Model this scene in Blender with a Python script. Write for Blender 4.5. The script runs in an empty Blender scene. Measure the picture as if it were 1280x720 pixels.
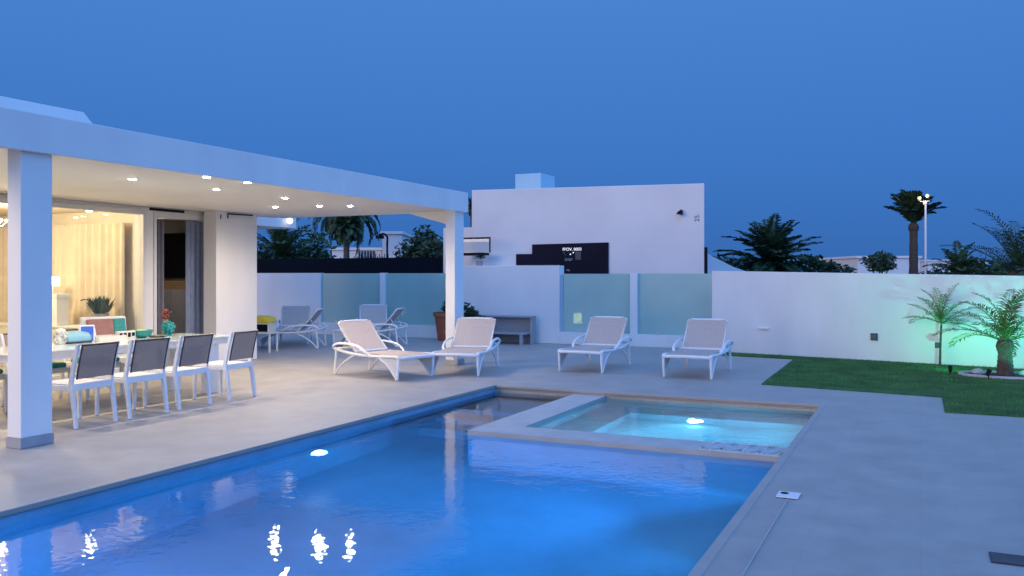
import bpy, math, random
from mathutils import Vector, Matrix
random.seed(7)
S = bpy.context.scene
COL = S.collection
PI = math.pi
R = math.radians

# ------------------------------------------------------------------ camera model
F_PX, V0, CAM_H, YAW = 1080.0, 345.0, 1.55, R(25.3)
CY, SY = math.cos(YAW), math.sin(YAW)
def at(u, v, d):
    lat = (u - 640) / F_PX * d
    return Vector((lat*CY - d*SY, lat*SY + d*CY, CAM_H - (v - V0)/F_PX*d))

# ------------------------------------------------------------------ materials
MATS = {}
def mat(name, col, rough=0.6, var=0.0, vscale=8.0, bump=0.0, bscale=40.0, metal=0.0, spec=0.4,
        emit=None, estr=0.0, trans=0.0, ior=1.45, coat=0.0, stretch=None, see=0.0):
    if name in MATS: return MATS[name]
    m = bpy.data.materials.new(name); m.use_nodes = True
    nt = m.node_tree; n = nt.nodes; l = nt.links
    b = n['Principled BSDF']
    b.inputs['Base Color'].default_value = (*col, 1)
    b.inputs['Roughness'].default_value = rough
    b.inputs['Metallic'].default_value = metal
    b.inputs['Specular IOR Level'].default_value = spec
    b.inputs['IOR'].default_value = ior
    b.inputs['Transmission Weight'].default_value = trans
    b.inputs['Coat Weight'].default_value = coat
    if emit:
        b.inputs['Emission Color'].default_value = (*emit, 1)
        b.inputs['Emission Strength'].default_value = estr
    tc = n.new('ShaderNodeTexCoord')
    vec = tc.outputs['Object']
    if stretch:
        mp = n.new('ShaderNodeMapping'); mp.inputs['Scale'].default_value = stretch
        l.new(vec, mp.inputs['Vector']); vec = mp.outputs['Vector']
    if var > 0:
        t = n.new('ShaderNodeTexNoise'); t.inputs['Scale'].default_value = vscale
        t.inputs['Detail'].default_value = 6
        l.new(vec, t.inputs['Vector'])
        r = n.new('ShaderNodeValToRGB')
        lo = [max(0, c*(1-var)) for c in col]; hi = [min(1, c*(1+var)) for c in col]
        r.color_ramp.elements[0].position = 0.3; r.color_ramp.elements[0].color = (*lo, 1)
        r.color_ramp.elements[1].position = 0.7; r.color_ramp.elements[1].color = (*hi, 1)
        l.new(t.outputs['Fac'], r.inputs['Fac']); l.new(r.outputs['Color'], b.inputs['Base Color'])
    if bump > 0:
        t2 = n.new('ShaderNodeTexNoise'); t2.inputs['Scale'].default_value = bscale
        t2.inputs['Detail'].default_value = 4
        l.new(vec, t2.inputs['Vector'])
        bp = n.new('ShaderNodeBump'); bp.inputs['Strength'].default_value = bump
        bp.inputs['Distance'].default_value = 0.01
        l.new(t2.outputs['Fac'], bp.inputs['Height']); l.new(bp.outputs['Normal'], b.inputs['Normal'])
    if see > 0:                                             # open weave: part of what is behind shows through
        out = n['Material Output']; tp = n.new('ShaderNodeBsdfTransparent'); ms = n.new('ShaderNodeMixShader'); ms.inputs['Fac'].default_value = see
        l.new(b.outputs[0], ms.inputs[1]); l.new(tp.outputs[0], ms.inputs[2]); l.new(ms.outputs[0], out.inputs['Surface'])
    MATS[name] = m
    return m

def tile_mat(name, c1, c2, grout, size, rough=0.35, bump=0.15, offset=0.0, mortar=0.012, ratio=1.0):
    m = bpy.data.materials.new(name); m.use_nodes = True
    nt = m.node_tree; n = nt.nodes; l = nt.links
    b = n['Principled BSDF']; b.inputs['Roughness'].default_value = rough
    tc = n.new('ShaderNodeTexCoord')
    br = n.new('ShaderNodeTexBrick')
    br.offset = offset
    br.inputs['Scale'].default_value = 1.0
    br.inputs['Color1'].default_value = (*c1, 1); br.inputs['Color2'].default_value = (*c2, 1)
    br.inputs['Mortar'].default_value = (*grout, 1)
    br.inputs['Mortar Size'].default_value = mortar*size
    br.inputs['Brick Width'].default_value = size; br.inputs['Row Height'].default_value = size*ratio
    l.new(tc.outputs['UV'], br.inputs['Vector'])
    ns = n.new('ShaderNodeTexNoise'); ns.inputs['Scale'].default_value = 2.2; ns.inputs['Detail'].default_value = 8
    ns.inputs['Roughness'].default_value = 0.65
    l.new(tc.outputs['Object'], ns.inputs['Vector'])
    mr = n.new('ShaderNodeMapRange'); mr.inputs['From Min'].default_value = .3; mr.inputs['From Max'].default_value = .7
    mr.inputs['To Min'].default_value = 0.82; mr.inputs['To Max'].default_value = 1.11
    l.new(ns.outputs['Fac'], mr.inputs['Value'])
    mx = n.new('ShaderNodeMix'); mx.data_type = 'RGBA'; mx.blend_type = 'MULTIPLY'
    mx.inputs[0].default_value = 1.0
    l.new(br.outputs['Color'], mx.inputs[6]); l.new(mr.outputs['Result'], mx.inputs[7])
    l.new(mx.outputs[2], b.inputs['Base Color'])
    mr2 = n.new('ShaderNodeMapRange'); mr2.inputs['To Min'].default_value = rough*0.8; mr2.inputs['To Max'].default_value = min(1, rough*1.3)
    l.new(ns.outputs['Fac'], mr2.inputs['Value']); l.new(mr2.outputs['Result'], b.inputs['Roughness'])
    bp = n.new('ShaderNodeBump'); bp.inputs['Strength'].default_value = bump; bp.inputs['Distance'].default_value = 0.004
    bp.invert = True
    l.new(br.outputs['Fac'], bp.inputs['Height']); l.new(bp.outputs['Normal'], b.inputs['Normal'])
    return m

WHITE   = mat('white_render', (.80,.79,.77), .85, var=.05, vscale=1.6, stretch=(1,1,.45), bump=.12, bscale=90)
WHITE2  = mat('far_white_render', (.74,.74,.74), .9, var=.05, vscale=.7, bump=.1, bscale=40)
CEIL    = mat('ceiling_paint', (.80,.775,.74), .8, var=.02, vscale=2)
PLINTH  = mat('grey_plinth', (.36,.36,.38), .6, var=.08)
PLASTIC = mat('white_resin', (.80,.80,.79), .38, var=.03, vscale=14, bump=.03, bscale=120)
SLING   = mat('taupe_sling', (.53,.43,.37), .8, var=.06, vscale=30, bump=.25, bscale=350)
MESHF   = mat('grey_mesh_fabric', (.41,.31,.255), .75, var=.10, vscale=60, bump=.25, bscale=500, see=.22)
DARKTR  = mat('dark_trim', (.045,.045,.065), .5, var=.1)
ALU     = mat('pale_frame', (.72,.71,.69), .4, var=.03)
BLACK   = mat('black_paint', (.010,.010,.015), .6, var=.15, spec=.15)
SCREENF = mat('black_screening', (.006,.009,.016), .9, spec=.05, var=.2, vscale=14, bump=.4, bscale=120)
CURT    = mat('cream_curtain', (.74,.63,.46), .9, var=.06, vscale=5, bump=.2, bscale=200)
GCURT   = mat('grey_curtain', (.22,.22,.25), .85, var=.08)
BCURT   = mat('blue_grey_curtain', (.24,.29,.42), .8, var=.08)
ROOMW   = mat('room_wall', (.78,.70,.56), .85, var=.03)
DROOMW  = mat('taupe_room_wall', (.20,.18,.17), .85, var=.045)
ROOMF   = mat('room_floor', (.45,.40,.34), .4, var=.08)
TEAL    = mat('teal_cloth', (.05,.30,.28), .8, var=.15, vscale=25, bump=.2)
TEALG   = mat('teal_glaze', (.025,.26,.245), .3, var=.2, vscale=20)
TERRA   = mat('terracotta', (.36,.115,.055), .75, var=.15, vscale=7, bump=.25)
GREYW   = mat('grey_wood', (.34,.35,.37), .65, var=.12, vscale=12, bump=.25, stretch=(1,8,8))
SOIL    = mat('soil', (.05,.035,.025), .95, var=.3, bump=.6)
BARK    = mat('palm_bark', (.09,.07,.055), .95, var=.35, vscale=20, bump=.9, bscale=25)
BARKG   = mat('grey_bark', (.13,.12,.11), .95, var=.3, vscale=20, bump=.8, bscale=30)
FROND   = mat('palm_frond', (.035,.075,.035), .55, var=.45, vscale=1.6)
FRONDL  = mat('young_palm_frond', (.12,.20,.05), .5, var=.4, vscale=6)
LEAF    = mat('dark_leaf', (.030,.065,.032), .6, var=.5, vscale=2.0)
LEAF2   = mat('mid_leaf', (.045,.095,.040), .6, var=.5, vscale=2.0)
YELLOW  = mat('yellow_cloth', (.72,.58,.06), .75, var=.05)
CREAM   = mat('cream_panel', (.72,.68,.56), .6, var=.04)
BLUEP   = mat('blue_card', (.06,.14,.52), .5, var=.15, vscale=20)
LBLUE   = mat('pale_blue_ceramic', (.20,.42,.50), .4, var=.06)
GLASSW  = mat('white_glass_top', (.70,.78,.74), .12, var=.02, coat=.3)
PAT     = mat('patterned_ceramic', (.50,.50,.44), .4, var=.8, vscale=28)
REDB    = mat('red_brown', (.22,.06,.04), .6, var=.4, vscale=15)
TAN     = mat('tan_wood', (.34,.22,.12), .5, var=.15, vscale=9, stretch=(1,9,9))
STONE   = mat('pale_stone', (.45,.46,.46), .55, var=.08, vscale=5, bump=.15)
WARMEM  = mat('warm_lens', (1,.9,.75), .3, emit=(1,.86,.66), estr=130)
WARMGL  = mat('warm_globe', (1,.93,.8), .4, emit=(1,.84,.58), estr=5)
ORANGE  = mat('orange_glow', (1,.6,.2), .5, emit=(1,.5,.14), estr=14)
POOLEM  = mat('pool_lamp_lens', (1,1,1), .3, emit=(.80,.90,1), estr=60)
SPAEM   = mat('spa_lamp_lens', (1,1,1), .3, emit=(.65,1,1), estr=60)
TEALEM  = mat('garden_lamp_lens', (.6,1,.8), .3, emit=(.15,1,.62), estr=6)
TXT     = mat('lit_lettering', (.9,.9,.85), .5, emit=(.85,.9,.85), estr=.9)
TXTD    = mat('lit_dim', (.2,.35,.42), .5, emit=(.2,.38,.45), estr=.16)
INK     = mat('dark_lettering', (.03,.03,.05), .6)
GREYINK = mat('grey_lettering', (.35,.33,.30), .6)

def glass_mat(name, col, rough, trans, alpha=1.0):
    m = bpy.data.materials.new(name); m.use_nodes = True
    n = m.node_tree.nodes; l = m.node_tree.links
    out = n['Material Output']; n.remove(n['Principled BSDF'])
    tr = n.new('ShaderNodeBsdfTransparent'); tr.inputs['Color'].default_value = (*col, 1)
    gl = n.new('ShaderNodeBsdfGlossy'); gl.inputs['Roughness'].default_value = rough
    lw = n.new('ShaderNodeLayerWeight'); lw.inputs['Blend'].default_value = .5
    pw = n.new('ShaderNodeMath'); pw.operation = 'POWER'; pw.inputs[1].default_value = 5.0
    fr = n.new('ShaderNodeMath'); fr.operation = 'MULTIPLY_ADD'; fr.inputs[1].default_value = .9; fr.inputs[2].default_value = .04
    l.new(lw.outputs['Facing'], pw.inputs[0]); l.new(pw.outputs[0], fr.inputs[0])
    mx = n.new('ShaderNodeMixShader')
    l.new(fr.outputs[0], mx.inputs['Fac']); l.new(tr.outputs[0], mx.inputs[1]); l.new(gl.outputs[0], mx.inputs[2])
    l.new(mx.outputs[0], out.inputs['Surface'])
    return m
CLEAR = glass_mat('clear_glass', (.95,.97,.96), .02, .9)
DGLASS = glass_mat('dark_glass', (.10,.12,.16), .03, .2)

def frosted(name):
    m = bpy.data.materials.new(name); m.use_nodes = True
    n = m.node_tree.nodes; l = m.node_tree.links
    out = n['Material Output']; b = n['Principled BSDF']
    b.inputs['Base Color'].default_value = (.15,.32,.33,1); b.inputs['Roughness'].default_value = .22
    tc = n.new('ShaderNodeTexCoord'); ns = n.new('ShaderNodeTexNoise'); ns.inputs['Scale'].default_value = 1.2
    ns.inputs['Detail'].default_value = 3
    l.new(tc.outputs['Object'], ns.inputs['Vector'])
    r = n.new('ShaderNodeValToRGB')
    r.color_ramp.elements[0].position = .3; r.color_ramp.elements[0].color = (.37,.585,.55,1)
    r.color_ramp.elements[1].position = .7; r.color_ramp.elements[1].color = (.43,.655,.61,1)
    l.new(ns.outputs['Fac'], r.inputs['Fac']); l.new(r.outputs['Color'], b.inputs['Base Color'])
    rf = n.new('ShaderNodeBsdfTransparent'); rf.inputs['Color'].default_value = (.55,.85,.85,1)
    mx = n.new('ShaderNodeMixShader'); mx.inputs['Fac'].default_value = .22
    l.new(b.outputs[0], mx.inputs[1]); l.new(rf.outputs[0], mx.inputs[2]); l.new(mx.outputs[0], out.inputs['Surface'])
    return m
FROST = frosted('frosted_teal_glass')

DECK = tile_mat('deck_tiles', (.395,.37,.345), (.385,.36,.335), (.37,.347,.325), .6, rough=.5, bump=.05, mortar=.008)
POOLT = tile_mat('pool_mosaic', (.20,.46,.68), (.19,.44,.66), (.22,.46,.67), .05, rough=.3, bump=.06, mortar=.06)
SPAT = tile_mat('spa_mosaic', (.34,.62,.78), (.32,.60,.76), (.38,.63,.78), .05, rough=.25, bump=.1, mortar=.06)
STONET = tile_mat('stone_tiles', (.50,.46,.38), (.44,.41,.34), (.36,.34,.30), .3, rough=.5, bump=.3, mortar=.02, ratio=.2)

def water_mat(name, vcol, dens, bstr, scat=0.0, scol=(1,1,1)):
    m = bpy.data.materials.new(name); m.use_nodes = True
    n = m.node_tree.nodes; l = m.node_tree.links
    out = n['Material Output']; n.remove(n['Principled BSDF'])
    g = n.new('ShaderNodeBsdfGlass'); g.inputs['IOR'].default_value = 1.333; g.inputs['Roughness'].default_value = 0.0
    g.inputs['Color'].default_value = (1,1,1,1)
    tc = n.new('ShaderNodeTexCoord')
    t1 = n.new('ShaderNodeTexNoise'); t1.inputs['Scale'].default_value = 6.0; t1.inputs['Detail'].default_value = 2
    t2 = n.new('ShaderNodeTexNoise'); t2.inputs['Scale'].default_value = 24.0; t2.inputs['Detail'].default_value = 2
    l.new(tc.outputs['Object'], t1.inputs['Vector']); l.new(tc.outputs['Object'], t2.inputs['Vector'])
    ad = n.new('ShaderNodeMath'); ad.operation = 'MULTIPLY_ADD'; ad.inputs[1].default_value = .25
    l.new(t2.outputs['Fac'], ad.inputs[0]); l.new(t1.outputs['Fac'], ad.inputs[2])
    bp = n.new('ShaderNodeBump'); bp.inputs['Strength'].default_value = bstr; bp.inputs['Distance'].default_value = 0.02
    l.new(ad.outputs[0], bp.inputs['Height']); l.new(bp.outputs['Normal'], g.inputs['Normal'])
    va = n.new('ShaderNodeVolumeAbsorption'); va.inputs['Color'].default_value = (*vcol, 1); va.inputs['Density'].default_value = dens
    l.new(g.outputs[0], out.inputs['Surface']); vol = va.outputs[0]
    if scat > 0:                                            # fine suspended particles make lit pool water glow a little
        vs_ = n.new('ShaderNodeVolumeScatter'); vs_.inputs['Color'].default_value = (*scol, 1); vs_.inputs['Density'].default_value = scat
        ad_ = n.new('ShaderNodeAddShader'); l.new(va.outputs[0], ad_.inputs[0]); l.new(vs_.outputs[0], ad_.inputs[1]); vol = ad_.outputs[0]
    l.new(vol, out.inputs['Volume'])
    return m
WATER = water_mat('pool_water', (.06,.66,.985), .17, .10, .16, (.08,.64,1))
SPAWATER = water_mat('spa_water', (.08,.72,.97), .30, .16, .22, (.25,.85,1))

# ------------------------------------------------------------------ mesh builder
class MB:
    def __init__(self): self.v = []; self.f = []; self.mi = []; self.cur = 0
    def add(self, vs, fs):
        o = len(self.v); self.v += [tuple(p) for p in vs]
        for f in fs: self.f.append([i+o for i in f]); self.mi.append(self.cur)
        return self
    def box(self, x0, x1, y0, y1, z0, z1, M=None):
        vs = [Vector(p) for p in ((x0,y0,z0),(x1,y0,z0),(x1,y1,z0),(x0,y1,z0),(x0,y0,z1),(x1,y0,z1),(x1,y1,z1),(x0,y1,z1))]
        if M: vs = [M @ p for p in vs]
        return self.add(vs, [(3,2,1,0),(4,5,6,7),(0,1,5,4),(1,2,6,5),(2,3,7,6),(3,0,4,7)])
    def prism(self, poly, axis, a, b):
        """poly: 2-D points in the plane across `axis`; extruded a..b along it"""
        def P(p, t):
            if axis == 'x': return (t, p[0], p[1])
            if axis == 'y': return (p[0], t, p[1])
            return (p[0], p[1], t)
        k = len(poly)
        vs = [P(p, a) for p in poly] + [P(p, b) for p in poly]
        fs = [list(range(k))[::-1], list(range(k, 2*k))] + [(i, (i+1) % k, k+(i+1) % k, k+i) for i in range(k)]
        return self.add(vs, fs)
    def tube(self, pts, rad, n=8, flat=None, cap=True):
        pts = [Vector(p) for p in pts]
        if not hasattr(rad, '__len__'): rad = [rad]*len(pts)
        vs = []; fs = []; up = Vector((0,0,1))
        prev = None
        for i, p in enumerate(pts):
            a = pts[max(i-1, 0)]; b = pts[min(i+1, len(pts)-1)]
            t = (b-a).normalized()
            if prev is None:
                ref = Vector((0,1,0)) if abs(t.y) < .9 else Vector((1,0,0))
                s = t.cross(ref).normalized()
            else:
                s = (prev - t*prev.dot(t)).normalized()
            prev = s; w = t.cross(s)
            for k in range(n):
                an = 2*PI*k/n
                vs.append(p + s*math.cos(an)*rad[i] + w*math.sin(an)*rad[i]*(flat if flat else 1))
        for i in range(len(pts)-1):
            for k in range(n):
                fs.append((i*n+k, i*n+(k+1) % n, (i+1)*n+(k+1) % n, (i+1)*n+k))
        if cap:
            fs.append(list(range(n))[::-1]); fs.append([(len(pts)-1)*n+k for k in range(n)])
        return self.add(vs, fs)
    def lathe(self, prof, c=(0,0,0), n=24, M=None):
        vs = []; fs = []
        for r, z in prof:
            for k in range(n):
                a = 2*PI*k/n; p = Vector((c[0]+r*math.cos(a), c[1]+r*math.sin(a), c[2]+z))
                vs.append(M @ p if M else p)
        for i in range(len(prof)-1):
            for k in range(n): fs.append((i*n+k, i*n+(k+1) % n, (i+1)*n+(k+1) % n, (i+1)*n+k))
        fs.append(list(range(n))[::-1]); fs.append([(len(prof)-1)*n+k for k in range(n)])
        return self.add(vs, fs)
    def ball(self, c, r, n=12, sq=1.0, wob=0):
        prof = []
        for i in range(n//2+1):
            t = -PI/2 + PI*i/(n//2); prof.append((max(1e-4, r*math.cos(t)), r*sq*math.sin(t)))
        return self.lathe(prof, c, n)
    def quad(self, a, b, c, d): return self.add([a,b,c,d], [(0,1,2,3)])
    def build(self, name, m, parent=None, bevel=0, smooth=False, seg=2):
        me = bpy.data.meshes.new(name); me.from_pydata(self.v, [], self.f); me.update()
        ms = m if isinstance(m, (list, tuple)) else [m]
        for x in ms: me.materials.append(x)
        if len(ms) > 1: me.polygons.foreach_set('material_index', self.mi)
        uv = me.uv_layers.new(name='UVMap')
        for p in me.polygons:                                   # planar UV in metres, by face orientation
            nx, ny, nz = (abs(c) for c in p.normal)
            for li in p.loop_indices:
                co = me.vertices[me.loops[li].vertex_index].co
                uv.data[li].uv = (co.x, co.y) if nz >= nx and nz >= ny else ((co.y, co.z) if nx >= ny else (co.x, co.z))
        if smooth:
            me.polygons.foreach_set('use_smooth', [True]*len(me.polygons))
            if hasattr(me, 'set_sharp_from_angle'): me.set_sharp_from_angle(angle=R(40))
        o = bpy.data.objects.new(name, me); COL.objects.link(o)
        if parent: o.parent = parent
        if bevel:
            b = o.modifiers.new('bevel', 'BEVEL'); b.width = bevel; b.segments = seg; b.limit_method = 'ANGLE'; b.angle_limit = R(35)
        return o

def tag(o, label=None, cat=None, group=None, kind=None):
    if label: o['label'] = label
    if cat: o['category'] = cat
    if group: o['group'] = group
    if kind: o['kind'] = kind
    return o
def thing(name, label, cat, loc=(0,0,0), rz=0, group=None):
    o = bpy.data.objects.new(name, None); COL.objects.link(o); o.empty_display_size = .2
    o.location = loc; o.rotation_euler = (0,0,rz)
    return tag(o, label, cat, group)
KIDS = {}
def copy_tree(o, parent=None):
    c = o.copy(); COL.objects.link(c)
    if parent: c.parent = parent
    for ch in list(o.children): copy_tree(ch, c)
    return c
def lamp(kind, name, loc, energy, col, radius=.05, to=None, spot=None, blend=1.0, size=None):
    d = bpy.data.lights.new(name, kind); d.energy = energy; d.color = col
    if kind == 'AREA': d.shape = 'DISK'; d.size = size or .3
    else: d.shadow_soft_size = radius
    if kind == 'SPOT': d.spot_size = spot or R(120); d.spot_blend = blend
    o = bpy.data.objects.new(name, d); COL.objects.link(o); o.location = loc
    if to is not None: o.rotation_euler = (Vector(to)-Vector(loc)).to_track_quat('-Z', 'Y').to_euler()
    return o
def text_mb(body, size, M, extr=.002):
    cu = bpy.data.curves.new('lettering', 'FONT'); cu.body = body; cu.size = size; cu.extrude = extr; cu.align_x = 'CENTER'
    o = bpy.data.objects.new('lettering', cu); COL.objects.link(o)
    dg = bpy.context.evaluated_depsgraph_get(); dg.update()
    me = o.evaluated_get(dg).to_mesh()
    mb = MB(); mb.add([M @ v.co for v in me.vertices], [list(p.vertices) for p in me.polygons])
    bpy.data.objects.remove(o); bpy.data.curves.remove(cu)
    return mb
def catmull(pts, k=5):
    pts = [Vector(p) for p in pts]; out = []
    P = [pts[0]*2-pts[1]] + pts + [pts[-1]*2-pts[-2]]
    for i in range(1, len(P)-2):
        for j in range(k):
            t = j/k; a,b,c,d = P[i-1],P[i],P[i+1],P[i+2]
            out.append(.5*((2*b)+(c-a)*t+(2*a-5*b+4*c-d)*t*t+(3*b-a-3*c+d)*t**3))
    out.append(pts[-1]); return out

# ------------------------------------------------------------------ key dimensions (metres)
PX0, PX1, PY0, PY1 = -5.47, -1.07, 0.4, 11.0          # pool
SX0, SY0 = -4.26, 7.93                                # spa outer corner
RIM = .45
WZ = -0.10                                            # water level
DX0, DX1, DY0, DY1 = -20.0, 14.0, -8.0, 18.72         # paved plot

# ------------------------------------------------------------------ ground, deck, lawn
m = MB()
B = 600
for (a,b,c,d) in ((-B,DX0,-B,B),(DX1,B,-B,B),(DX0,DX1,-B,DY0),(DX0,DX1,DY1,B)):
    m.add([(a,c,-.05),(b,c,-.05),(b,d,-.05),(a,d,-.05)], [(0,1,2,3)])
GROUND = mat('dry_ground', (.10,.085,.07), .95, var=.35, vscale=.4, bump=.4, bscale=6)
tag(m.build('ground', GROUND), kind='structure')
m = MB()
xs = [DX0, PX0, PX1, DX1]; ys = [DY0, PY0, PY1, DY1]
vs = [(x,y,0) for y in ys for x in xs]
fs = [(j*4+i, j*4+i+1, (j+1)*4+i+1, (j+1)*4+i) for j in range(3) for i in range(3) if (i,j) != (1,1)]
m.add(vs, fs)
tag(m.build('deck', DECK), kind='structure')

WALLA, WALLB = Vector((-3.84,17.65,0)), Vector((1.55,16.48,0))
WD = (WALLB-WALLA).normalized(); WN = Vector((WD.y,-WD.x,0))      # towards the camera
WALLC = WALLA + WD*13.0
def wall_y(x): return WALLA.y + (x-WALLA.x)*WD.y/WD.x
m = MB()
poly = [(.25,10.95),(9,10.95),(9,wall_y(9)),(-3.6,wall_y(-3.6)-.005),(-3.6,wall_y(-3.6)-.62),(-2.12,wall_y(-2.12)-.55),(-2.05,12.65),(.25,12.30)]
zt = .016
m.add([(x,y,zt) for x,y in poly] + [(x,y,0) for x,y in poly],
      [list(range(8))] + [(i+8,(i+1)%8+8,(i+1)%8,i) for i in range(8)])
# short artificial-turf blades
def inside(x, y):
    if y > wall_y(x)-.02: return False
    if x > .27 and y > 10.97: return True
    if x > -2.03 and y > 12.68 and y > 12.65-(x+2.05)*.152: return True
    return x > -3.58 and y > wall_y(x)-.55
m.cur = 1
cnt = 0
while cnt < 52000:
    x = random.uniform(-3.6, 5.2); y = random.uniform(10.95, 18)
    if not inside(x, y): continue
    a = random.uniform(0, 2*PI); h = random.uniform(.012,.03); w = .0045
    dx, dy = math.cos(a)*w, math.sin(a)*w; lx, ly = random.uniform(-.012,.012), random.uniform(-.012,.012)
    m.add([(x-dx,y-dy,zt),(x+dx,y+dy,zt),(x+lx,y+ly,zt+h)], [(0,1,2)]); cnt += 1
TURF = mat('turf_base', (.045,.125,.035), .95, var=.35, vscale=3, bump=.8, bscale=150)
BLADE = mat('turf_blade', (.07,.20,.05), .7, var=.4, vscale=2.2)
tag(m.build('lawn', [TURF, BLADE]), kind='stuff')

# ------------------------------------------------------------------ pool and spa
m = MB()
zf = -1.45
def wall(x0,y0,x1,y1,z0,z1): m.quad((x0,y0,z0),(x1,y1,z0),(x1,y1,z1),(x0,y0,z1))
zc = -.036
wall(PX0,PY0,PX0,PY1,zf,zc); wall(PX1,PY1,PX1,PY0,zf,zc); wall(PX1,PY0,PX0,PY0,zf,zc)
m.quad((PX0,PY0,zf),(PX1,PY0,zf),(PX1,PY1,zf),(PX0,PY1,zf))
wall(PX0,PY1,SX0,PY1,zf,-.22); wall(SX0,PY1,PX1,PY1,zf,-.22)
m.cur = 1
wall(PX0,PY1,PX1,PY1,-.22,zc)
m.cur = 0
m.box(PX0+.001, SX0-.001, 9.75, PY1-.001, zf+.002, -.42)      # entry shelf and steps beside the spa
m.box(PX0+.001, SX0-.001, 9.35, 9.749, zf+.002, -.72)
m.box(PX0+.001, SX0-.001, 8.95, 9.349, zf+.002, -1.02)
tag(m.build('pool_basin', [POOLT, STONET]), kind='structure')
# coping ring
m = MB(); cw, ov = .05, .018
for (a,b,c,d) in ((PX0-cw,PX0+ov,PY0-cw,PY1+cw),(PX1-ov,PX1+cw,PY0-cw,PY1+cw),(PX0+ov,PX1-ov,PY1-ov,PY1+cw),(PX0+ov,PX1-ov,PY0-cw,PY0+ov)):
    m.box(a,b,c,d,-.036,.005)
COPE = mat('coping_stone', (.39,.365,.34), .5, var=.07, vscale=3, bump=.1, bscale=80)
tag(m.build('pool_coping', COPE, bevel=.006), kind='structure')
# spa walls and rim: a rim of blocks with an inner basin
m = MB()
ix0, iy0, ix1, iy1 = SX0+RIM, SY0+RIM, PX1-.02, PY1-.02
rz = -.055
m.cur = 1
m.box(SX0, ix0, SY0, PY1-.003, -.13, rz)
m.box(ix0, PX1-.003, SY0, iy0, -.13, rz)
m.cur = 2
m.box(SX0+.004, ix0, SY0+.004, PY1-.003, zf+.003, -.131)
m.box(ix0, PX1-.003, SY0+.004, iy0, zf+.003, -.131)
m.cur = 0
sf = -.95
e = .0015
m.quad((ix0+e,iy0,sf),(PX1-e,iy0,sf),(PX1-e,PY1-e,sf),(ix0+e,PY1-e,sf))
m.quad((ix0+e,iy0,sf),(ix0+e,PY1-e,sf),(ix0+e,PY1-e,rz-.03),(ix0+e,iy0,rz-.03))
m.quad((ix0,iy0+e,sf),(PX1-e,iy0+e,sf),(PX1-e,iy0+e,rz-.03),(ix0,iy0+e,rz-.03))
m.quad((ix0+e,PY1-e,sf),(PX1-e,PY1-e,sf),(PX1-e,PY1-e,-.10),(ix0+e,PY1-e,-.10))
m.quad((PX1-e,iy0,sf),(PX1-e,PY1-e,sf),(PX1-e,PY1-e,-.10),(PX1-e,iy0,-.10))
m.box(ix0+2*e, ix0+.5, iy0+2*e, PY1-2*e, sf+e, -.60)
m.box(ix0+.5, PX1-2*e, PY1-.5, PY1-2*e, sf+e, -.60)
tag(m.build('spa_basin', [SPAT, STONE, POOLT]), kind='structure')
# waters (closed bodies, their sides run just inside the walls)
t = .02
m = MB()
m.prism([(PX0-t,PY0-t),(PX1+t,PY0-t),(PX1+t,SY0+t),(SX0+t,SY0+t),(SX0+t,PY1+t),(PX0-t,PY1+t)], 'z', zf-t, WZ)
tag(m.build('water', WATER), kind='structure')
m = MB(); m.box(ix0-t, PX1+t, iy0-t, PY1+t, sf-t, WZ+.012)
tag(m.build('spa_water', SPAWATER), kind='structure')
# overflow grate on the spa rim
g = MB(); x0g, x1g = -1.80, -1.12
for k in range(17):
    x = x0g + (x1g-x0g)*k/16
    M4 = Matrix.Translation((x, SY0+RIM*.5, rz+.006)) @ Matrix.Rotation(R(-28 if k % 4 else -12), 4, 'Z')
    g.box(-.011,.011,-.19,.19,-.006,.008, M4)
g.box(x0g-.03, x1g+.04, SY0+.012, SY0+.03, rz, rz+.012); g.box(x0g-.03, x1g+.04, SY0+RIM-.03, SY0+RIM-.012, rz, rz+.012)
tag(g.build('overflow_grate', mat('grate_resin', (.50,.54,.55), .5, var=.08), bevel=.002),
    'pale slatted overflow grate set into the right end of the spa rim', 'grate')
# pool lamps (built fixtures, each with its light; the unseen ones are fill)
def pool_lamp(loc, n, em, energy, col, label, r=.085, grp=None, cone=172):
    n = Vector(n).normalized()
    t_ = thing('underwater_lamp', label, 'pool lamp', loc, 0, grp)
    q = n.to_track_quat('Z','Y').to_matrix().to_4x4()
    a = MB(); a.lathe([(r*1.28,0.0),(r*1.28,.012),(r*1.02,.02),(r*1.02,.002)], n=28, M=q); a.build('bezel', ALU, t_, smooth=True)
    b = MB(); b.lathe([(r,.004),(r*.9,.018),(r*.4,.024)], n=28, M=q); b.build('lens', em, t_, smooth=True)
    l = lamp('SPOT', 'underwater_light', Vector(loc)+n*.05, energy, col, .09, Vector(loc)+n, R(cone), 1.0)
    return t_
PB = (.06,.385,1)
pool_lamp((PX0+.003, 6.95, -.60), (1,0,0), POOLEM, 25, PB, 'round white pool lamp glowing under water on the left pool wall', r=.065)
EF = 46.0
for x, wt, lb in ((-4.9,40,'nearest the terrace side'),(-4.0,25,'second from the terrace side'),(-3.2,20,'in the middle of its row'),(-2.4,13,'second from the deck side'),(-1.6,19,'nearest the deck side')):
    p_ = Vector((x, PY0+.003, -.42)); pool_lamp(p_, Vector((x,6.4,-1.45))-p_, POOLEM, wt*EF, PB, 'unseen blue fill lamp on the near pool wall, '+lb, grp='unseen fill lamps on the near pool wall', cone=56)  # unseen row; count, aim and power chosen to even out the pool glow
p_ = Vector((-1.27, PY0+.003, -.42)); pool_lamp(p_, Vector((-1.75,3.9,-1.45))-p_, POOLEM, 11*EF, PB, 'unseen blue fill lamp on the near pool wall in the corner by the deck', grp='unseen fill lamps on the near pool wall', cone=90)  # unseen extra lamp, added to brighten the dim near right floor
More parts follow.
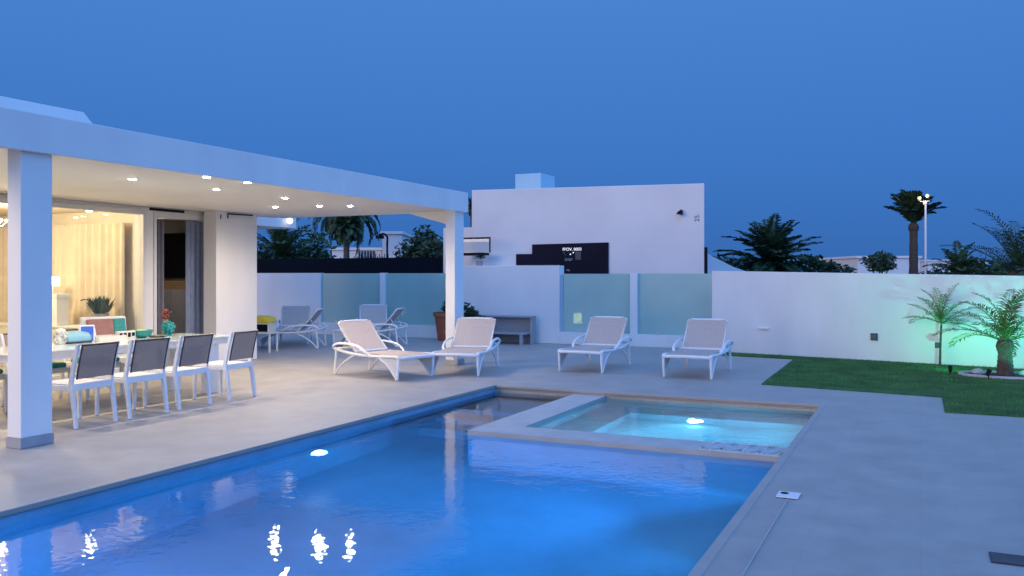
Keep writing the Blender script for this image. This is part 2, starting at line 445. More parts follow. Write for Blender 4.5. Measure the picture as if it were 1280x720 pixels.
for y, aim, wt, cone, lb in ((1.2,(-3.5,1.2,-1.45),6,75,'nearest the near end'),(5.2,(-5.4,5.4,-1.0),5,80,'in the middle of its row'),(6.9,(-5.4,6.6,-1.2),11,80,'nearest the spa')):
    p_ = Vector((PX1-.003, y, -.42)); pool_lamp(p_, Vector(aim)-p_, POOLEM, wt*EF, PB, 'unseen blue fill lamp on the right pool wall, '+lb, grp='unseen fill lamps on the right pool wall', cone=cone)  # unseen lamps added to carry light over to the left floor and wall
pool_lamp((-2.62, iy0+.006, -.36), (0,1,.1), SPAEM, 100, (.16,.74,1), 'round spa lamp glowing behind the front rim of the spa')
pool_lamp((PX1-.006, 9.75, -.36), (-1,0,-.1), SPAEM, 55, (.16,.74,1), 'unseen fill lamp added on the right wall inside the spa')  # unseen lamp added to brighten the left bench of the spa
pool_lamp((-2.48, PY1-.505, -.78), (0,-1,.15), SPAEM, 65, (.16,.74,1), 'round white lamp glowing on the back bench of the spa', r=.06)

# deck fittings
t_ = thing('skimmer_lid', 'small white square skimmer lid set in the deck beside the pool', 'lid', (-.84,6.33,.006))
MB().box(-.075,.075,-.085,.085,0,.006).build('plate', PLASTIC, t_, bevel=.002)
MB().lathe([(.028,.006),(.028,.0085),(.02,.0085)], (-.03,.03,0), 16).build('finger_hole', BLACK, t_)
m = MB(); m.box(-.833,-.826,2.2,6.22,.0045,.0085)
tag(m.build('drain_channel', mat('channel_steel', (.46,.46,.47), .4, var=.05)), 'thin pale drain channel line running from the skimmer lid along the pool', 'drain')
t_ = thing('floor_drain', 'dark square metal drain grate in the open deck on the right', 'drain', (.44,5.42,.004))
m = MB(); m.box(-.095,.095,-.095,.095,0,.004); m.build('frame', mat('dark_steel', (.06,.07,.09), .4, metal=.6, var=.1), t_)
m = MB()
for k in range(9): m.box(-.085,.085,-.085+k*.019,-.076+k*.019,.004,.008)
m.build('grating', mat('mid_steel', (.13,.15,.18), .4, metal=.6, var=.1), t_)

# ------------------------------------------------------------------ terrace canopy
FX = -7.27; CZ = 2.70; TZ = 3.02
can = thing('terrace_canopy', 'long white flat terrace canopy on square columns with ceiling downlights', 'canopy', (0,0,0))
m = MB(); m.box(-11.58, FX-.004, 1.2, 13.42, CZ, TZ-.02); m.build('roof_slab', CEIL, can)
m = MB(); m.box(FX-.003, FX+.05, 1.2, 13.47, CZ-.03, TZ); m.build('fascia', WHITE, can, bevel=.006)
m = MB(); m.box(-11.4, FX-.006, 13.423, 13.47, CZ-.012, TZ-.005); m.build('fascia', WHITE, can, bevel=.006)
for (y0, y1) in ((5.11,5.42),(13.08,13.40)):
    m = MB(); m.box(-7.46, FX-.0045, y0, y1, .095, CZ-.002); c = m.build('column', WHITE, can, bevel=.006)
    m = MB(); m.box(-7.47, FX+.006, y0-.01, y1+.01, .002, .0945); m.build('plinth', PLINTH, c, bevel=.003)
m = MB(); m.prism([(-7.465,CZ-.004),(-8.40,CZ-.004),(-7.465,CZ-.26)], 'y', 13.25, 13.31); m.build('corner_brace', WHITE, can)
DL = [(-8.40,y) for y in (3.25,4.6,5.95,7.30,8.64,10.0,11.6)] + [(-8.86,11.4),(-9.65,11.25),(-7.44,7.50),(-7.42,8.15)]
for i,(x,y) in enumerate(DL):
    a = MB(); a.lathe([(.055,-.008),(.055,0.0005),(.042,0.0005)], (x,y,CZ-.001), 24); d = a.build('downlight', PLASTIC, can, smooth=True)
    b = MB(); b.lathe([(.042,-.012),(.03,-.016),(.01,-.017)], (x,y,CZ), 20); b.build('lens', WARMEM, d)
    lamp('SPOT', 'downlight_beam', (x,y,CZ-.03), 88 if i < 9 else 20, (1,.81,.60), .05, (x,y,0), R(172), .6)

# ------------------------------------------------------------------ house
hs = thing('house', 'white flat roofed house with lit glazed living room opening onto the terrace', 'house', (0,0,0))
HX = -11.6
m = MB()
m.box(HX-.25, HX, 1.2, 4.2, .001, 2.69)                        # wall piece behind the first column
m.box(HX-.25, HX, 10.34, 10.50, .001, 2.64)
m.box(HX-.25, HX, 4.2, 11.98, 2.641, 2.698)                     # head over the openings
m.box(-11.5, -11.2, 11.52, 12.55, .001, 2.698); m.box(HX-.25, -11.501, 11.981, 12.55, .001, 2.698)                # end pillar
m.box(-18, HX-.251, 12.40, 12.55, .001, 2.9)
m.build('wall', WHITE, hs, bevel=.004)
# raised roof volume with a sloping end
m = MB(); m.prism([(1.2,TZ+.001),(7.62,TZ+.001),(7.12,3.50),(1.2,3.50)], 'x', -18, -9.0); m.build('roof', WHITE, hs, bevel=.01)
m = MB(); m.box(-18,-11.581,1.2,12.56,2.90,TZ); m.build('roof_slab', CEIL, hs)
m = MB(); m.box(-18,-12.45,12.57,15.2,2.60,2.95); m.build('rear_eave', WHITE, hs, bevel=.006)
# interior shell
m = MB()
m.box(-16.5, HX-.252, 4.0, 10.40, -.03, .003); m.build('room_floor', ROOMF, hs)
m = MB()
m.box(-16.6,-16.5,4.0,10.46,.003,2.66); m.box(-16.5,HX-.252,3.9,4.0,.003,2.66)
m.box(-16.5,HX-.252,10.46,10.56,.003,2.66); m.build('room_wall', ROOMW, hs)
m = MB(); m.box(-16.5,HX-.252,4.0,10.56,2.661,2.70); m.build('room_ceiling', ROOMW, hs)
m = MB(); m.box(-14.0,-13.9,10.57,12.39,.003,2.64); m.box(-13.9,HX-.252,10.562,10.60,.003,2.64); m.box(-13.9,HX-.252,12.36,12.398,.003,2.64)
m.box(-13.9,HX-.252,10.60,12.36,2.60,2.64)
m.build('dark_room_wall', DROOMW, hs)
# window: frame and pane; door frame; vent; bracket
w = MB(); y0,y1 = 4.2,10.34
w.box(HX-.12,HX+.03,y0,y1,2.565,2.64); w.box(HX-.12,HX+.03,y0,y1,.002,.07)
for y in (y0,6.3,y1-.06): w.box(HX-.11,HX+.02,y,y+.06,.07,2.565)
wf = w.build('window', ALU, hs, bevel=.004)
MB().box(HX-.05,HX-.042,y0+.06,y1-.06,.07,2.565).build('pane', CLEAR, wf)
d = MB(); d.box(HX-.12,HX+.02,10.501,10.56,.002,2.54); d.box(HX-.12,HX+.02,11.92,11.98,.002,2.54); d.box(HX-.12,HX+.02,10.501,11.98,2.541,2.64)
d.build('door_frame', ALU, hs, bevel=.004)
v = MB(); v.box(HX+.001,HX+.02,10.42,11.16,2.645,2.685); v.build('vent_slot', BLACK, hs)
v = MB(); v.tube([(-11.18,11.78,2.58),(-11.18,11.78,2.66),(-11.17,12.4,2.67)], .012, 6); v.tube([(-11.19,11.62,2.56),(-11.19,11.62,2.64)], .008, 6); v.build('cable', BLACK, hs)

def curtain(name, label, x0, y0, x1, y1, z0, z1, m_, folds, amp, cat='curtain', group=None):
    n = folds*12; mb = MB(); a = Vector((x0,y0,0)); b = Vector((x1,y1,0)); nn = Vector((-(b-a).y,(b-a).x,0)).normalized()
    rows = 7; vs = []; fs = []
    ph = [random.uniform(-.9,.9) for _ in range(folds+2)]; am = [random.uniform(.55,1.25) for _ in range(folds+2)]
    for side in (0,1):
        for r in range(rows):
            z = z0+(z1-z0)*r/(rows-1)
            for i in range(n+1):
                tt = i/n*folds; k = int(tt); fr = tt-k
                A = am[k]*(1-fr)+am[k+1]*fr; P_ = ph[k]*(1-fr)+ph[k+1]*fr
                o_ = math.sin(2*PI*tt+P_*(1-.3*r/rows))*amp*A*(1-.35*r/(rows-1))
                vs.append(a+(b-a)*(i/n)+nn*(o_+side*.006)+Vector((0,0,z)))
    W = n+1
    for r in range(rows-1):
        for i in range(n):
            fs.append((r*W+i, r*W+i+1, (r+1)*W+i+1, (r+1)*W+i)); o_ = rows*W
            fs.append((o_+(r+1)*W+i, o_+(r+1)*W+i+1, o_+r*W+i+1, o_+r*W+i))
    for i in range(n):
        o_ = rows*W
        fs.append((i, o_+i, o_+i+1, i+1)); fs.append(((rows-1)*W+i+1, o_+(rows-1)*W+i+1, o_+(rows-1)*W+i, (rows-1)*W+i))
    mb.add(vs, fs)
    o = mb.build(name, m_, smooth=True); return tag(o, label, cat, group)
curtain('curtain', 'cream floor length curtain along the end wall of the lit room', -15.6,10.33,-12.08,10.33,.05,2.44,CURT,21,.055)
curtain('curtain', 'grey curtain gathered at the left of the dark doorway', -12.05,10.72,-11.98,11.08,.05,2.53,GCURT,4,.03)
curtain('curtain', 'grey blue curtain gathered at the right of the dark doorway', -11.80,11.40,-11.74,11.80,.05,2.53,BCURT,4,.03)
curtain('curtain', 'white outdoor curtain hanging from the canopy left of the front column', -8.28,5.28,-7.94,5.06,.20,2.69,mat('white_outdoor_cloth', (.72,.71,.69), .85, var=.04, bump=.15, bscale=150),2,.035)

# room contents
t_ = thing('wall_screen', 'tall black television hanging on the side wall of the dark room', 'television', (-13.05,12.358,1.52))
MB().box(-.36,.36,-.05,-.001,0,.86).build('casing', BLACK, t_, bevel=.006)
MB().box(-.34,.34,-.053,-.0505,.02,.84).build('screen', mat('dark_screen', (.006,.006,.008), .3, spec=.1), t_)
t_ = thing('sideboard', 'tan sideboard with grey doors under the television in the dark room', 'sideboard', (-13.0,12.12,0))
MB().box(-.75,.80,-.20,.22,.08,1.45).build('body', TAN, t_, bevel=.006)
GL = mat('grey_lacquer', (.40,.40,.42), .4, var=.04)
MB().box(-.20,.29,-.215,-.201,.12,1.30).build('door', GL, t_, bevel=.003)
MB().box(.30,.78,-.215,-.201,.12,1.30).build('door', GL, t_, bevel=.003)
t_ = thing('wall_lamp', 'tiny lit lamp high up in the dark doorway', 'lamp', (-12.6,11.45,2.36))
MB().box(-.02,.02,-.012,.012,.05,.238).build('stem', BLACK, t_)
MB().lathe([(.03,-.06),(.035,.0),(.02,.05)], n=14).build('shade', WARMGL, t_, smooth=True)
lamp('POINT', 'small_room_light', (-12.55,11.3,2.34), 14, (1,.84,.68), .05)
# chandelier and ceiling globes in the lit room
t_ = thing('chandelier', 'ornate white ceiling light with small arms in the lit room', 'chandelier', (-13.3,8.9,2.40))
m = MB(); m.tube([(0,0,.238),(0,0,-.06)], .012); m.lathe([(.06,.215),(.05,.24)], n=16)
for k in range(6):
    a = k*PI/3; m.tube(catmull([(0,0,-.03),(.08*math.cos(a),.08*math.sin(a),-.06),(.16*math.cos(a),.16*math.sin(a),.01)],4), .008, 6)
m.build('frame', PLASTIC, t_, smooth=True)
for k in range(6):
    a = k*PI/3; MB().ball((.16*math.cos(a),.16*math.sin(a),.035), .026, 10).build('bulb', WARMGL, t_, smooth=True)
for (x,y,lb) in ((-12.9,9.3,'small round ceiling light right of the chandelier in the lit room'),(-12.2,9.75,'small round ceiling light nearest the window frame in the lit room')):
    t_ = thing('ceiling_light', lb, 'ceiling light', (x,y,2.641))
    MB().lathe([(.06,0),(.06,-.015),(.05,-.015)], n=18).build('base', PLASTIC, t_)
    MB().lathe([(.05,-.015),(.045,-.04),(.02,-.055)], n=18).build('diffuser', mat('bright_warm_lens', (1,.93,.8), .4, emit=(1,.86,.64), estr=60), t_, smooth=True)
lamp('POINT', 'room_light', (-12.7,8.5,2.30), 130, (1,.80,.54), .12)
lamp('POINT', 'room_light', (-13.9,6.4,2.25), 120, (1,.80,.54), .12)
# table lamp with stacked white boxes left of the curtain
t_ = thing('console', 'pale cream low console under the curtain in the lit room', 'console', (-13.95,9.86,0))
MB().box(-1.1,2.05,-.22,.22,.0035,.70).build('body', CREAM, t_, bevel=.006)
MB().box(-1.12,2.07,-.24,.24,.7002,.73).build('top', PLASTIC, t_, bevel=.004)
t_ = thing('table_lamp', 'white table lamp with a glowing shade standing on the console', 'table lamp', (-13.26,9.88,.732))
MB().lathe([(.07,0),(.07,.015),(.015,.03),(.012,.66)], n=16).build('stand', PLASTIC, t_, smooth=True)
MB().lathe([(.11,.65),(.115,.78),(.09,.81)], n=20).build('lamp_shade', WARMGL, t_, smooth=True)
t_ = thing('gift_box', 'tall white box with a lid standing on the console beside the lamp', 'box', (-12.99,9.78,.732))
MB().box(-.13,.13,-.12,.12,0,.46).build('body', PLASTIC, t_, bevel=.004); MB().box(-.14,.14,-.13,.13,.461,.52).build('lid', PLASTIC, t_, bevel=.004)
# potted plant
t_ = thing('potted_plant', 'bushy dark green plant with one long drooping leaf in a grey pot on the console', 'plant', (-12.17,9.93,.732))
MB().lathe([(.10,0),(.14,.20),(.13,.20)], n=20).build('pot', mat('grey_ceramic', (.3,.3,.3), .5), t_, smooth=True)
m = MB()
for k in range(190):
    a = random.uniform(0,2*PI); rr = random.uniform(.02,.26); h = random.uniform(.20,.46)
    b = Vector((rr*.5*math.cos(a), rr*.5*math.sin(a), .19)); e_ = Vector((rr*math.cos(a)*1.15, rr*math.sin(a)*1.15, h+.05)); s = Vector((-math.sin(a),math.cos(a),0))*.018
    mid = (b+e_)/2+Vector((0,0,.04))
    m.add([b,mid-s,e_,mid+s],[(0,1,2,3)])
pts = catmull([(0,0,.22),(-.16,0,.38),(-.36,0,.42),(-.46,0,.40)],5)
for i in range(len(pts)-1): m.quad(pts[i]-Vector((0,.025,0)),pts[i]+Vector((0,.025,.0)),pts[i+1]+Vector((0,.02,.015)),pts[i+1]-Vector((0,.02,-.015)))
m.build('leaves', LEAF, t_)
Mx = Matrix.Translation((-11.86,10.448,1.18)) @ Matrix.Rotation(PI/2,4,'X')
tag(text_mb('room.', .085, Mx).build('wall_lettering', GREYINK), 'small grey lettering on the white wall right of the curtain', 'lettering')

# ------------------------------------------------------------------ dining furniture
TX0,TX1,TY0,TY1 = -9.35,-8.36,5.75,8.95
t_ = thing('dining_table', 'long dining table with a pale glass top on white slab legs', 'dining table', ((TX0+TX1)/2,(TY0+TY1)/2,0))
hx,hy = (TX1-TX0)/2,(TY1-TY0)/2
MB().box(-hx,hx,-hy,hy,.735,.752).build('table_top', GLASSW, t_, bevel=.004)
m = MB(); m.box(-hx+.06,hx-.06,-hy+.08,-hy+.14,.65,.734); m.box(-hx+.06,hx-.06,hy-.14,hy-.08,.65,.734); m.box(-hx+.06,-hx+.10,-hy+.141,hy-.141,.65,.734); m.box(hx-.10,hx-.06,-hy+.141,hy-.141,.65,.734)
m.build('apron', PLASTIC, t_, bevel=.003)
for (x,y) in ((-hx+.10,-hy+.3),(hx-.22,-hy+.3),(-hx+.10,hy-.3),(hx-.22,hy-.3)):
    MB().box(x,x+.12,y-.10,y+.10,.002,.648).build('leg', PLASTIC, t_, bevel=.008)

def make_chair():
    c = thing('dining_chair', 'x', 'dining chair', (0,0,0), 0)
    W = .245
    for s in (-1,1):
        y = s*W
        # rear leg runs on into the back upright (local +x is forward)
        pr = [(-.10,.002),(-.065,.002),(-.015,.30),(.02,.44),(-.03,.64),(-.095,.862),(-.128,.862),(-.072,.64),(-.035,.46),(-.065,.30)]
        MB().prism(pr, 'y', y-.017, y+.017).build('rear_leg', PLASTIC, c, bevel=.006)
        MB().prism([(.44,.002),(.47,.002),(.475,.43),(.425,.43)], 'y', y-.018, y+.018).build('front_leg', PLASTIC, c, bevel=.006)
    m = MB()
    for s in (-1,1): m.box(.0,.43,s*W-.014,s*W+.014,.385,.435)
    m.box(.435,.465,-W+.019,W-.019,.385,.435); m.box(-.038,-.008,-W+.018,W-.018,.385,.455)
    m.build('seat_frame', PLASTIC, c, bevel=.005)
    m = MB(); m.box(.001,.47,-W+.02,W-.02,.4365,.448); m.build('seat', PLASTIC, c, bevel=.004)
    # gently bowed mesh back panel with its dark binding
    m = MB(); nz, ny = 8, 8; vs = []; fs = []
    for side in (0,1):
        for i in range(nz+1):
            z = .50+.345*i/nz
            xb = -.052-(z-.5)*.155/.345*.44 + (-.0 if z < .64 else -(z-.64)*.06)
            for j in range(ny+1):
                yy = -W+.020+(2*W-.04)*j/ny; bow = -.018*(1-(2*j/ny-1)**2)
                vs.append((xb+bow-side*.006, yy, z + (.006*math.sin(PI*j/ny) if i == 0 else 0)))
    K = ny+1
    for i in range(nz):
        for j in range(ny):
            fs.append((i*K+j,i*K+j+1,(i+1)*K+j+1,(i+1)*K+j)); o_ = (nz+1)*K
            fs.append((o_+(i+1)*K+j,o_+(i+1)*K+j+1,o_+i*K+j+1,o_+i*K+j))
    m.add(vs, fs); m.build('back_panel', MESHF, c, smooth=True)
    def bx(z): return -.058-(z-.5)*.155/.345*.44 - (0 if z < .64 else (z-.64)*.06)
    m = MB()
    m.tube([(bx(.848)-.002-.018*(1-(2*j/8-1)**2), -W+.016+(2*W-.032)*j/8, .850) for j in range(9)], .010, 6)
    for s in (-1,1): m.tube([(bx(z)-.003, s*(W-.026), z) for z in (.50,.60,.70,.80,.845)], .008, 6)
    m.build('back_binding', DARKTR, c, smooth=True)
    return c
ch = make_chair()
lbl = ['white dining chair with grey mesh back, nearest the front column',
       'white dining chair with grey mesh back, second from the front column, pool side',
       'white dining chair with grey mesh back, third from the front column, pool side',
       'white dining chair with grey mesh back on the pool side, farthest from the front column']
for i,y in enumerate((6.25,6.93,7.60,8.38)):
    o = ch if i == 0 else copy_tree(ch)
    o.location = (-7.80,y,0); o.rotation_euler = (0,0,PI+R((2,-2,1,5)[i])); o['label'] = lbl[i]; o['group'] = 'dining chairs along the pool side of the table'
far = ['white dining chair facing the pool, across the table, nearest the front column',
       'white dining chair facing the pool behind the table, in front of the plant',
       'white dining chair facing the pool behind the table, in line with the window frame',
       'white dining chair facing the pool behind the far end of the table']
for i,y in enumerate((6.15,6.95,7.72)):
    o = copy_tree(ch); o.location = (-9.80,y,0); o.rotation_euler = (0,0,R((0,3,-3,0)[i])); o['label'] = far[i]; o['group'] = 'dining chairs along the house side of the table'
    cb = MB(); cb.box(-.20,.20,-.21,.21,0,.055); cu = cb.build('seat_cushion', TEAL, bevel=.02, seg=3)
    cu.location = (-9.80+.255,y,.449)
    tag(cu, ['teal seat cushion on the house side chair nearest the front column','teal seat cushion on the house side chair in front of the plant','teal seat cushion on the house side chair in line with the window frame','teal seat cushion on the house side chair at the far table end'][i], 'cushion', 'teal cushions on the house side chairs')

# tableware
def Yat(u, x):
    k = (u-640)/F_PX; return x/(k*CY-SY)*(k*SY+CY)
def P(x,u): return (x,Yat(u,x),.753)
t_ = thing('patterned_jar', 'black and white patterned jar on the table beside the pale blue basket', 'jar', P(-9.12,76))
MB().lathe([(.06,0),(.085,.05),(.08,.12),(.05,.15)], n=20).build('body', PAT, t_, smooth=True); MB().lathe([(.052,.151),(.045,.17),(.012,.185)], n=16).build('lid', PLASTIC, t_, smooth=True)
t_ = thing('bread_basket', 'pale blue rounded bread bin on the dining table', 'basket', P(-9.12,93))
m = MB(); m.prism([(.09*math.cos(a)*1.1,.02+.12*math.sin(a)) for a in [PI*k/12 for k in range(13)]], 'y', -.15,.15); m.build('cover', LBLUE, t_, bevel=.005)
MB().box(-.11,.11,-.16,.16,0,.0195).build('tray', DARKTR, t_, bevel=.003)
t_ = thing('card_box', 'upright blue carton with a white edge on the dining table', 'carton', P(-9.10,108), R(-25))
MB().box(-.035,.035,-.085,.085,0,.205).build('body', PLASTIC, t_, bevel=.004)
MB().box(.0355,.038,-.07,.07,.015,.19).build('front_panel', BLUEP, t_)
MB().box(.0382,.0395,-.01,.05,.03,.09).build('picture', LBLUE, t_)
t_ = thing('serving_tray', 'grey rimmed serving tray on the dining table behind the second chair', 'tray', P(-9.12,132))
MB().box(-.12,.12,-.19,.19,0,.012).build('base', GREYW, t_); 
m = MB(); m.box(-.13,-.121,-.20,.20,0,.06); m.box(.121,.13,-.20,.20,0,.06); m.box(-.12,.12,-.20,-.191,0,.06); m.box(-.12,.12,.191,.20,0,.06); m.build('rim', CREAM, t_)
t_ = thing('letter_block', 'white block with black marks on the dining table', 'block', P(-9.10,157))
MB().box(-.03,.03,-.13,.13,0,.10).build('body', CREAM, t_, bevel=.004)
m = MB()
for k in range(4): m.box(.0305,.034,-.115+k*.062,-.072+k*.062,.025+(.01 if k % 2 else 0),.08)
m.build('marks', BLACK, t_)
t_ = thing('teal_bowl', 'teal round bowl with a yellow inside leaning on the dining table', 'bowl', P(-9.12,177))
MB().lathe([(.05,0),(.12,.04),(.145,.10),(.138,.10),(.11,.045),(.04,.012)], n=28).build('body', TEALG, t_, smooth=True)
MB().lathe([(.1,.05),(.128,.075),(.05,.105)], n=24).build('filling', mat('yellow_green', (.55,.62,.25), .6, var=.2), t_, smooth=True)
t_ = thing('plate', 'dark plate lying on the dining table in front of the coral ornament', 'plate', P(-9.05,196))
MB().lathe([(.08,0),(.13,.018),(.125,.02),(.07,.008)], n=28).build('body', mat('olive_plate', (.20,.22,.14), .35, var=.1), t_, smooth=True)
t_ = thing('coral_ornament', 'rough teal coral ball ornament on the far end of the dining table', 'ornament', P(-9.10,210))
MB().lathe([(.05,0),(.05,.02),(.03,.03)], n=16).build('foot', TEALG, t_, smooth=True)
m = MB()
m.ball((0,0,.105), .075, 16)
for k in range(130):
    z = random.uniform(-1,1); a = random.uniform(0,2*PI); r_ = math.sqrt(1-z*z); n_ = Vector((r_*math.cos(a),r_*math.sin(a),z))
    m.tube([n_*.06+Vector((0,0,.105)), n_*random.uniform(.085,.105)+Vector((0,0,.105))], [.014,.006], 5)
m.build('coral', TEALG, t_)
t_ = thing('flower_vase', 'tall brown vase with red flowers behind the coral ornament', 'vase', P(-9.25,207))
MB().lathe([(.04,0),(.055,.08),(.03,.17),(.038,.21)], n=18).build('body', TAN, t_, smooth=True)
m = MB()
for k in range(40):
    a = random.uniform(0,2*PI); r_ = random.uniform(0,.07); m.ball((r_*math.cos(a),r_*math.sin(a),.22+random.uniform(0,.12)), random.uniform(.012,.022), 6)
m.build('flowers', REDB, t_)
t_ = thing('armchair', 'white shell armchair with a red and teal back cushion behind the dining table', 'armchair', (-10.40,8.72,0.001), R(-14))
m = MB(); m.prism([(-.30,.30),(.30,.30),(.34,.42),(-.30,.42)], 'y', -.30,.30); m.build('seat', PLASTIC, t_, bevel=.03, seg=3)
m = MB(); m.prism([(-.30,.421),(-.20,.421),(-.30,.96),(-.38,.96)], 'y', -.32,.32); m.build('backrest', PLASTIC, t_, bevel=.02, seg=3)
m = MB(); m.prism([(-.198,.44),(-.13,.44),(-.235,.93),(-.292,.93)], 'y', -.27,.10); m.build('back_cushion', mat('faded_red_cloth', (.36,.19,.16), .8, var=.15), t_, bevel=.015)
m = MB(); m.prism([(-.198,.44),(-.13,.44),(-.235,.93),(-.292,.93)], 'y', .101,.28); m.build('back_cushion', TEAL, t_, bevel=.015)
for sx in (-.25,.25):
    for sy in (-.24,.24): MB().tube([(sx,sy,.299),(sx*1.15,sy*1.15,0)], [.018,.012], 8).build('leg', PLASTIC, t_, smooth=True)

# ------------------------------------------------------------------ sun loungers
def make_lounger():
    """local +x is the foot end; front feet stand at x = 0"""
    c = thing('sun_lounger', 'x', 'sun lounger')
    W = .36
    m = MB()                                                        # side rails, foot bar and cross bars
    for s in (-1,1):
        m.tube(catmull([(.03,s*W,.325),(-.05,s*W,.350),(-.5,s*W,.335),(-1.0,s*W,.345),(-1.42,s*W,.40)],6), .024, 8, flat=1.25)
    m.tube([(.03,-W,.327),(.045,-W*.6,.332),(.048,0,.334),(.045,W*.6,.332),(.03,W,.327)], .026, 8)
    m.tube([(-.98,-W,.335),(-.98,W,.335)], .018, 8); m.tube([(-1.42,-W,.40),(-1.42,W,.40)], .022, 8); m.tube([(-.45,-W,.318),(-.45,W,.318)], .014, 8)
    m.build('frame', PLASTIC, c, smooth=True)
    m = MB(); K = 9; vs = []; fs = []                               # seat sling, dips a little
    xs_ = [.04-.12*i for i in range(K)]
    for side in (0,1):
        for i,x in enumerate(xs_):
            for j in range(7):
                y = -W+.012+(2*W-.024)*j/6
                z = .352 if i == 0 else .366
                z -= .018*math.sin(PI*i/(K-1))*math.sin(PI*j/6)
                vs.append((x,y,z-side*.008))
    for i in range(K-1):
        for j in range(6):
            fs.append((i*7+j,i*7+j+1,(i+1)*7+j+1,(i+1)*7+j)); o_ = K*7
            fs.append((o_+(i+1)*7+j,o_+(i+1)*7+j+1,o_+i*7+j+1,o_+i*7+j))
    m.add(vs, fs); m.build('seat_sling', SLING, c, smooth=True)
    # backrest: frame tubes and a rounded sling
    def bp(t): return Vector((-.97-.43*t-.03*math.sin(PI*t), 0, .375+.46*t))
    m = MB()
    for s in (-1,1): m.tube([bp(t)+Vector((-.012,s*.322,0)) for t in (0,.2,.4,.6,.8,.95)], .017, 8)
    m.tube([bp(.0)+Vector((-.01,-.322,0)), bp(0)+Vector((-.01,.322,0))], .020, 8)
    m.tube([bp(.93)+Vector((-.012,-.322,0)), bp(.98)+Vector((-.012,-.265,0)), bp(.99)+Vector((-.012,0,0)), bp(.98)+Vector((-.012,.265,0)), bp(.93)+Vector((-.012,.322,0))], .017, 8)
    m.tube([bp(.55)+Vector((-.012,-.25,0)), (-1.36,-.25,.41)], .010, 6); m.tube([bp(.55)+Vector((-.012,.25,0)), (-1.36,.25,.41)], .010, 6)
    m.build('backrest_frame', PLASTIC, c, smooth=True)
    m = MB(); vs = []; fs = []; NR, NC = 12, 8
    for side in (0,1):
        for i in range(NR+1):
            t_ = .03+.97*i/NR
            wd = .338
            if t_ > .88: wd -= .05*((t_-.88)/.12)**2
            for j in range(NC+1):
                p = bp(t_); q = 2*j/NC-1
                vs.append((p.x+.010-side*.010-.014*(1-q*q), wd*q, p.z))
    K = NC+1
    for i in range(NR):
        for j in range(NC):
            fs.append((i*K+j,i*K+j+1,(i+1)*K+j+1,(i+1)*K+j)); o_ = (NR+1)*K
            fs.append((o_+(i+1)*K+j,o_+(i+1)*K+j+1,o_+i*K+j+1,o_+i*K+j))
    o_ = (NR+1)*K
    for i in range(NR):
        fs.append((i*K,(i+1)*K,o_+(i+1)*K,o_+i*K)); fs.append((i*K+NC,o_+i*K+NC,o_+(i+1)*K+NC,(i+1)*K+NC))
    for j in range(NC): fs.append((NR*K+j,NR*K+j+1,o_+NR*K+j+1,o_+NR*K+j))
    m.add(vs, fs); m.build('backrest_sling', SLING, c, smooth=True)
    web = mat('thin_resin_web', (.62,.63,.66), .45, var=.04)
    for s in (-1,1):
        y = s*W
        A = catmull([(.02,y,.325),(.012,y,.17),(-.01,y,.012)],5); Bc = catmull([(-.02,y,.012),(-.10,y,.10),(-.22,y,.22),(-.42,y,.318)],5)
        m = MB(); m.tube(A, [.021]*6+[.017]*5, 8); m.tube(Bc, .016, 8)
        lg = m.build('front_leg', PLASTIC, c, smooth=True)
        n_ = min(len(A), len(Bc)); wm = MB()
        A2 = A[::-1]
        for i in range(n_-1): 
            b0 = Bc[int(i*(len(Bc)-1)/(n_-1))]; b1 = Bc[int((i+1)*(len(Bc)-1)/(n_-1))]
            dy = Vector((0,.004,0))
            wm.add([A2[i]-dy,A2[i+1]-dy,b1-dy,b0-dy,A2[i]+dy,A2[i+1]+dy,b1+dy,b0+dy], [(0,1,2,3),(7,6,5,4)])
        wm.build('leg_web', web, lg)
        Ar = catmull([(-1.44,y,.012),(-1.42,y,.2),(-1.40,y,.40)],5); Br = catmull([(-1.42,y,.012),(-1.30,y,.14),(-1.12,y,.26),(-.95,y,.335)],5)
        m = MB(); m.tube(Ar, .020, 8); m.tube(Br, .016, 8)
        m.build('rear_leg', PLASTIC, c, smooth=True)
        ya = s*(W+.035)
        m = MB(); m.tube(catmull([(-1.42,y,.39),(-1.43,ya,.45),(-1.30,ya,.495),(-1.05,ya,.495),(-.84,ya,.465),(-.70,ya,.40),(-.62,y,.345)],6), .018, 8, flat=1.35)
        m.build('armrest', PLASTIC, c, smooth=True)
    return c
lg = make_lounger()
spots = [((-6.87,11.13), -14, 'white sun lounger seen from its side with its foot end pointing at the pool'),
         ((-6.50,11.70), -76, 'white sun lounger with a warm taupe sling close to the far canopy column'),
         ((-4.92,12.97), -90, 'white sun lounger standing in front of the glass panel with the orange glow'),
         ((-3.18,12.91), -90, 'white sun lounger nearest the lawn, rightmost on the deck'),
         ((-13.05,14.60), 204, 'white sun lounger beside the yellow topped side table, seen from its side'),
         ((-12.78,15.44), -55, 'white sun lounger with taupe back facing the pool, behind the side table'),
         ((-11.73,15.82), 196, 'white sun lounger by the back wall turned away from the terracotta pot'),
         ((-11.51,16.82), -55, 'white sun lounger with taupe back facing the pool, by the narrow white wall post')]
for i,((x,y),a,lb) in enumerate(spots):
    o = lg if i == 0 else copy_tree(lg)
    o.location = (x,y,.001); o.rotation_euler = (0,0,R(a)); o['label'] = lb; o['group'] = 'sun loungers around the pool terrace'

